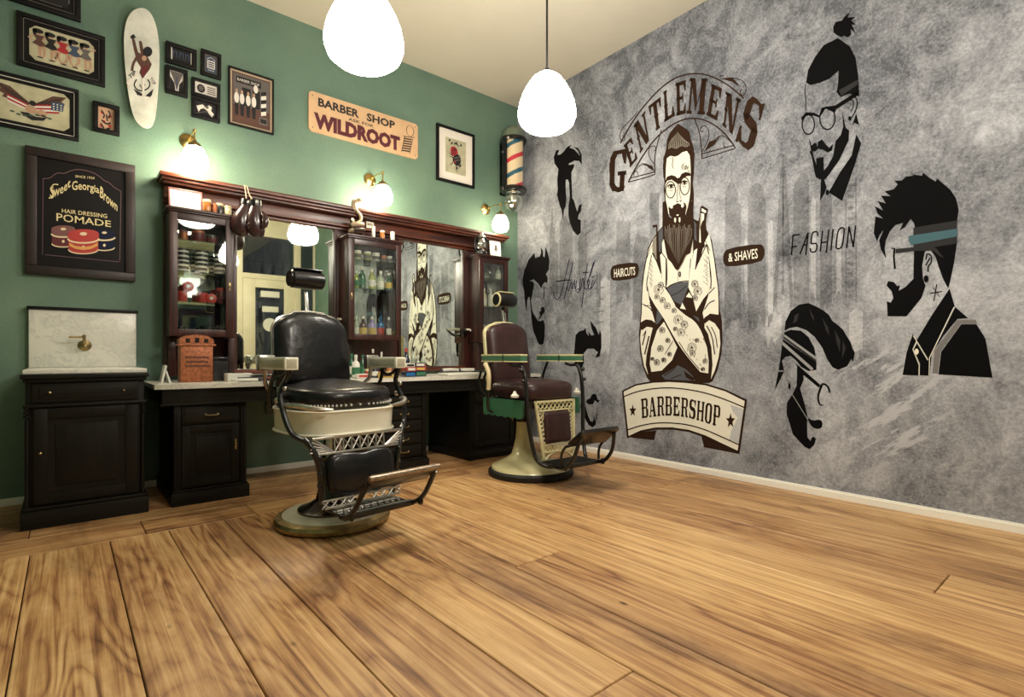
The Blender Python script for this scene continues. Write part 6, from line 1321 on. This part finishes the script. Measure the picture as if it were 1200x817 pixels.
for s_ in (-1, 1):
    for k in range(5): b.tube(smoothpts([LG @ Vector((s_*.15, -.005, -.088)), LG @ Vector((s_*(.19), -.008, -.06-.004*k)), LG @ Vector((s_*(.27+.004*k), -.006, -.005-.018*k))], 1), .005, 6)
    for k in range(4): b.tube([LG @ Vector((s_*(.05+.05*k), -.005, -.33)), LG @ Vector((s_*(.09+.05*k), -.005, -.368))], .0045, 6); b.tube([LG @ Vector((s_*(.09+.05*k), -.005, -.33)), LG @ Vector((s_*(.05+.05*k), -.005, -.368))], .0045, 6)
b.build('legrest_openwork', 'nickel', t)
b = MB(); pad = [(p[0], p[1]) for p in smoothpts([(-.19, -.325), (.19, -.325), (.205, -.2), (.2, -.105), (.1, -.088), (.0, -.108), (-.1, -.088), (-.2, -.105), (-.205, -.2)], 1, True)]
slab_back(b, pad, LG, ((1., .012), (1.0, -.012), (.95, -.028), (.8, -.036), (.3, -.04))); b.build('legrest_pad', 'black_leather', t, angle=80)
for s_ in (-1, 1):
    b = MB(); b.tube(smoothpts([(s_*.30, -.26, .54), (s_*.27, -.29, .5), (s_*.235, -.31, .40), (s_*.225, -.30, .28), (s_*.215, -.30, .2), (s_*.17, -.32, .16), (s_*.10, -.33, .15)], 2), .017, 10)
    for z in (.44, .36, .3): b.ball((s_*.24, -.315, z), .014, 8)
    b.build('legrest_side_bar', 'black_iron', t)
# foot platform and kick-over tread
b = MB(); b.box(-.20, .20, -.50, -.30, .155, .17, .004); b.box(-.21, .21, -.515, -.49, .15, .178, .005); pf = b.build('foot_platform', 'black_iron', t)
b = MB()
for k in range(9):
    x = -.18+.04*k; b.tube([(x, -.33, .173), (x+.025, -.40, .175), (x, -.48, .173)], .005, 6); b.ball((x+.02, -.37, .173), .009, 6); b.ball((x+.02, -.44, .173), .009, 6)
for y in (-.32, -.40, -.485): b.tube([(-.19, y, .174), (.19, y, .174)], .006, 6)
b.build('platform_grille', 'nickel', pf)
TT = TR((0, -.70, .385), rx=math.radians(-32))
b = MB(); b.box(-.20, .20, -.03, .10, -.025, -.005, .006, M=TT); tr = b.build('foot_tread', 'black_iron', t)
b = MB(); b.tube([TT @ Vector((-.205, -.035, -.01)), TT @ Vector((.205, -.035, -.01))], .014, 10)
for k in range(28): x = -.19+.38*k/27; b.tube([TT @ Vector((x-.005, -.046, -.02)), TT @ Vector((x+.005, -.035, .006)), TT @ Vector((x+.009, -.02, .002))], .0035, 5)
b.build('tread_grip', 'tread_metal', tr)
for s_ in (-1, 1):
    b = MB(); b.tube(smoothpts([tuple(TT @ Vector((s_*.195, .0, -.02))), (s_*.205, -.66, .30), (s_*.205, -.60, .215), (s_*.205, -.52, .165), (s_*.20, -.46, .16)], 2), .0135, 9); b.ball((s_*.205, -.57, .185), .024, 10, sx=.6); b.build('tread_arm', 'black_iron', t)

# ------------------------------------------------ the cream and brown chair
t = empty('barber_chair', (-1.134, -1.483, 0), 'antique barber chair with brown leather, cream lattice leg rest and green armrests, beside the mural', 'barber chair', rz=math.radians(-1))
b = MB(); b.lathe([(0, 0), (.345, 0), (.35, .01), (.348, .04), (.33, .055), (0, .055)], 56); b.build('base_ring', 'rubber', t)
off = lambda z: .105*min(1, max(0, (z-.06)/.14))
b = MB(); b.lathe([(0, .054), (.325, .054), (.318, .07), (.25, .095), (.18, .12), (.115, .155), (.078, .205), (.06, .27), (.054, .34), (.052, .42), (0, .42)], 48, off=off); b.build('base', 'cream_enamel', t)
b = MB(); b.lathe([(.05, .41), (.05, .58), (.11, .59), (.11, .61), (0, .61)], 24, TR((0, .105, 0))); b.build('lift_column', 'black_iron', t)
lp = superloop(.285, .27, .26, e=5.)
b = MB(); loft(b, [[(x*.96, y*.96, .56) for x, y in lp], [(x, y, .565) for x, y in lp], [(x, y, .625) for x, y in lp]]); b.build('seat_frame', 'black_iron', t)
b = MB(); cushion(b, .272, .285, .25, .625, .765, .02, e=4.5); b.build('seat', 'brown_leather', t, angle=80)
for s_ in (-1, 1):
    b = MB(); sk_ = [(-.26, .63), (-.26, .52)]+[(-.26+.5*(i+.5)/24, .50-.012*math.sin(i*PI/4)**2) for i in range(24)]+[(.24, .52), (.24, .63)]
    M = Matrix(((0, 0, 1, s_*.30), (1, 0, 0, 0), (0, 1, 0, 0), (0, 0, 0, 1)))
    b.prism([(y, z) for y, z in sk_], s_*.29, s_*.31, 'x'); b.build('side_skirt', 'green_enamel', t)
TB = TR((0, .25, .70), rx=math.radians(-8))
bl = back_loop(.215, .545, .12, 0)
b = MB(); slab_back(b, bl, TB, ((.93, .03), (1., .02), (1., .0), (.97, -.02), (.88, -.035), (.6, -.045), (.2, -.05))); b.build('backrest', 'brown_leather', t, angle=80)
b = MB(); slab_back(b, [(x*1.035, z*1.03) for x, z in bl], TB, ((.97, .062), (1., .055), (1., .028), (.95, .022))); b.build('back_shell', 'cream_enamel', t)
b = MB(); b.box(-.012, .012, .03, .045, .45, .72, .002, M=TB); b.box(.02, .03, .03, .045, .5, .66, .002, M=TB); b.box(-.03, .04, .025, .065, .5, .54, .004, M=TB); b.build('headrest_post', 'chrome', t)
Hh = TB @ Matrix.Translation((0, -.015, .76)) @ Matrix.Rotation(PI/2, 4, 'Y')
b = MB(); b.lathe([(0, -.10), (.05, -.10), (.058, -.09), (.062, 0), (.058, .09), (.05, .10), (0, .10)], 22, Hh); hd = b.build('headrest', 'black_leather', t)
b = MB(); b.lathe([(.05, -.1005), (.0615, -.098), (.0615, -.092), (.05, -.09)], 22, Hh, caps=False); b.box(-.085, .085, -.05, .02, .82, .827, .002, M=TB); b.build('headrest_trim', 'cream_enamel', hd)
for s_ in (-1, 1):
    b = MB(); b.box(s_*.302-.033, s_*.302+.033, -.27, .23, .925, .978, .006); am = b.build('armrest', 'green_enamel', t)
    c = MB(); c.box(s_*.302-.0345, s_*.302+.0345, -.272, .232, .968, .982, .003); c.box(s_*.302-.0345, s_*.302+.0345, -.272, .232, .920, .930, .003); am2 = c.build('armrest_edging', 'cream_enamel', am)
    c = MB(); c.box(s_*.302-.035, s_*.302+.035, -.06, -.05, .92, .98, .001); c.build('armrest_joint', 'black_iron', am)
    c = MB(); c.tube(smoothpts([(s_*.302, -.22, .92), (s_*.302, -.25, .88), (s_*.302, -.28, .82), (s_*.302, -.295, .70), (s_*.305, -.30, .60), (s_*.29, -.31, .45), (s_*.275, -.33, .3), (s_*.26, -.36, .19), (s_*.22, -.42, .15), (s_*.12, -.45, .15)], 2), .016, 10)
    c.tube(smoothpts([(s_*.302, -.24, .9), (s_*.302, -.16, .89), (s_*.302, -.1, .905)], 1), .012, 8); c.tube(smoothpts([(s_*.302, .12, .92), (s_*.325, .2, .82), (s_*.32, .22, .72), (s_*.3, .16, .62)], 1), .011, 8)
    c.ball((s_*.33, -.27, .86), .02, 10); c.ball((s_*.33, -.29, .78), .016, 10)
    c.build('arm_support', 'black_iron', t)
    c = MB(); c.lathe([(0, 0), (.03, 0), (.032, .015), (.015, .03), (.012, .045), (0, .05)], 16, TR((s_*.335, -.2, .655))); c.build('arm_bolt', 'porcelain', t)
b = MB(); b.tube(smoothpts([(-.36, .10, .70), (-.36, .09, .80), (-.355, .11, .86), (-.35, .15, .895)], 2), .018, 10); b.ball((-.35, .153, .898), .02, 10); b.build('recline_lever', 'bone', t)
b = MB(); b.tube(smoothpts([(-.36, .10, .71), (-.36, .11, .58), (-.34, .12, .52), (-.2, .12, .5)], 1), .012, 8); b.tube(smoothpts([(-.3, .28, .85), (-.31, .31, .75), (-.3, .26, .66), (-.28, .2, .62)], 1), .01, 8); b.build('lever_linkage', 'black_iron', t)
# leg rest: cast lattice round a leather pad
LG = TR((0, -.283, .625), rx=math.radians(-6))
def P(x, z, y=0): return LG @ Vector((x, y, z))
wt, wb, hh = .215, .17, .44
def wd(z): return wt+(wb-wt)*(-z/hh)
b = MB()
def bar(p, q, r=.008): b.tube([P(*p), P(*q)], r, 8)
def band(p0, p1, q0, q1): # flat bar between two edges
    vs = [P(p0[0], p0[1], -.012), P(p1[0], p1[1], -.012), P(q1[0], q1[1], -.012), P(q0[0], q0[1], -.012)]
    vs += [P(p0[0], p0[1], .002), P(p1[0], p1[1], .002), P(q1[0], q1[1], .002), P(q0[0], q0[1], .002)]
    b.add(vs, [(0, 1, 2, 3), (7, 6, 5, 4), (0, 4, 5, 1), (1, 5, 6, 2), (2, 6, 7, 3), (3, 7, 4, 0)])
for s_ in (-1, 1):
    band((s_*wt, 0), (s_*(wt-.02), 0), (s_*wb, -hh), (s_*(wb-.02), -hh))
    band((s_*(wd(-.08)-.065), -.08), (s_*(wd(-.08)-.075), -.08), (s_*(wd(-.34)-.065), -.34), (s_*(wd(-.34)-.075), -.34))
band((-wt, 0), (-wt, -.018), (wt, 0), (wt, -.018)); band((-wd(-.075), -.07), (-wd(-.075), -.082), (wd(-.075), -.07), (wd(-.075), -.082))
band((-wd(-.34), -.335), (-wd(-.34), -.345), (wd(-.34), -.335), (wd(-.34), -.345)); band((-wd(-.4), -.385), (-wd(-.4), -.397), (wd(-.4), -.385), (wd(-.4), -.397))
import itertools
for z0, z1 in ((-.018, -.07), (-.345, -.385)):
    k = 9
    for i in range(k):
        W0 = wd((z0+z1)/2)-.012; xa, xb = -W0+2*W0*i/k, -W0+2*W0*(i+1)/k; xm = (xa+xb)/2
        bar((xa, z0), (xb, z1), .0045); bar((xb, z0), (xa, z1), .0045)
for s_ in (-1, 1):
    k = 8
    for i in range(k):
        z0 = -.082-.253*i/k; z1 = -.082-.253*(i+1)/k
        bar((s_*(wd(z0)-.018), z0), (s_*(wd(z1)-.068), z1), .0045); bar((s_*(wd(z0)-.068), z0), (s_*(wd(z1)-.018), z1), .0045)
for s_ in (-1, 1): b.tube(smoothpts([P(s_*wb, -.39), P(s_*.15, -.46), P(s_*.11, -.42), P(s_*.05, -.40)], 2), .009, 8)
b.build('legrest_lattice', 'cream_enamel', t)
b = MB(); W1, W2 = wd(-.09)-.07, wd(-.33)-.07
slab_back(b, rrect(-W1, W1, -.33, -.088, .02), LG, ((1., .008), (1., -.012), (.95, -.024), (.8, -.03), (.3, -.033))); b.build('legrest_pad', 'brown_leather', t, angle=80)
b = MB(); b.box(-.21, .21, -.56, -.33, .155, .172, .006); b.box(-.20, .20, -.58, -.555, .15, .178, .006)
for k in range(8): b.box(-.19, .19, -.54+.026*k, -.53+.026*k, .172, .177, .001)
b.build('foot_platform', 'black_iron', t)
TT = TR((0, -.69, .385), rx=math.radians(-38))
b = MB(); b.prism(rrect(-.2, .2, -.10, .09, .03), -.012, .012, 'z', M=TT); tr = b.build('foot_tread', 'black_iron', t)
b = MB(); b.box(-.185, .185, -.085, .075, .012, .017, .002, M=TT)
for k in range(7): b.box(-.18, .18, -.075+.023*k, -.067+.023*k, .016, .02, .001, M=TT)
b.build('tread_plate', 'old_brass', tr)
for s_ in (-1, 1):
    b = MB(); b.tube(smoothpts([tuple(TT @ Vector((s_*.18, -.04, -.012))), (s_*.2, -.70, .27), (s_*.2, -.64, .19), (s_*.2, -.58, .16), (s_*.2, -.5, .16)], 2), .014, 9); b.tube(smoothpts([tuple(TT @ Vector((s_*.19, .08, -.008))), (s_*.2, -.60, .32), (s_*.2, -.56, .26), (s_*.2, -.56, .18)], 2), .010, 8); b.ball((s_*.2, -.60, .17), .024, 10, sx=.6); b.build('tread_arm', 'black_iron', t)
# ================================================================== PENDANT LAMPS
def pendant(x, y, zb, label, gm):
    t = empty('pendant_lamp', (x, y, zb), label, 'pendant lamp', 'white glass pendant lamps')
    b = MB(); b.lathe([(0, 0), (.08, .003), (.135, .018), (.168, .045), (.183, .085), (.184, .12), (.172, .18), (.150, .235), (.122, .285), (.09, .33), (.055, .356), (.02, .366), (0, .367)], 48); b.build('shade', gm, t, angle=80)
    return t
for i, (x, y, zb, lb) in enumerate(((-2.978, -2.34, 2.352, 'egg shaped white pendant lamp nearest the viewer, cut by the top edge'), (-1.719, -2.283, 2.406, 'egg shaped white pendant lamp on a dark cord in front of the room corner'), (-2.1, -4.8, 2.38, 'third egg shaped white pendant lamp, added unseen beside the viewer to light the right side of the room'))):  # third pendant is an added lamp, out of view, brightening right floor and mural
    t = pendant(x, y, zb, lb, 'lamp_glass_bright' if i else 'lamp_glass')
    b = MB(); b.lathe([(.03, .362), (.03, .38), (.012, .4), (0, .4)], 16); b.build('cord_grip', 'black_iron', t)
    b = MB(); b.tube([(0, 0, .39), (0, 0, CEIL-zb-.03)], .0065, 8); b.build('cord', 'art_black', t)
    b = MB(); b.lathe([(0, CEIL-zb-.04), (.05, CEIL-zb-.035), (.06, CEIL-zb-.005), (.06, CEIL-zb), (0, CEIL-zb)], 24); b.build('ceiling_rose', 'white_paint', t)

# ================================================================== LIGHT
w = bpy.data.worlds.new('sky'); SC.world = w; w.use_nodes = True
bg = w.node_tree.nodes['Background']; bg.inputs[0].default_value = (.80, .88, 1., 1); bg.inputs[1].default_value = .3

# ================================================================== CAMERA
cam = bpy.data.cameras.new('camera'); co = bpy.data.objects.new('camera', cam); COL.objects.link(co)
cam.sensor_fit = 'HORIZONTAL'; cam.sensor_width = 36; cam.lens = 36*F/1200.
cam.shift_y = (CY-408.5)/1200.
co.location = (CAM[0], CAM[1], EYE); co.rotation_euler = (PI/2, 0, _a-PI/2)
cam.clip_start = .05
SC.camera = co
SC.view_settings.view_transform = 'Standard'; SC.view_settings.look = 'None'
SC.view_settings.gamma = 1; SC.view_settings.exposure = 0
SC.view_settings.use_curve_mapping = False
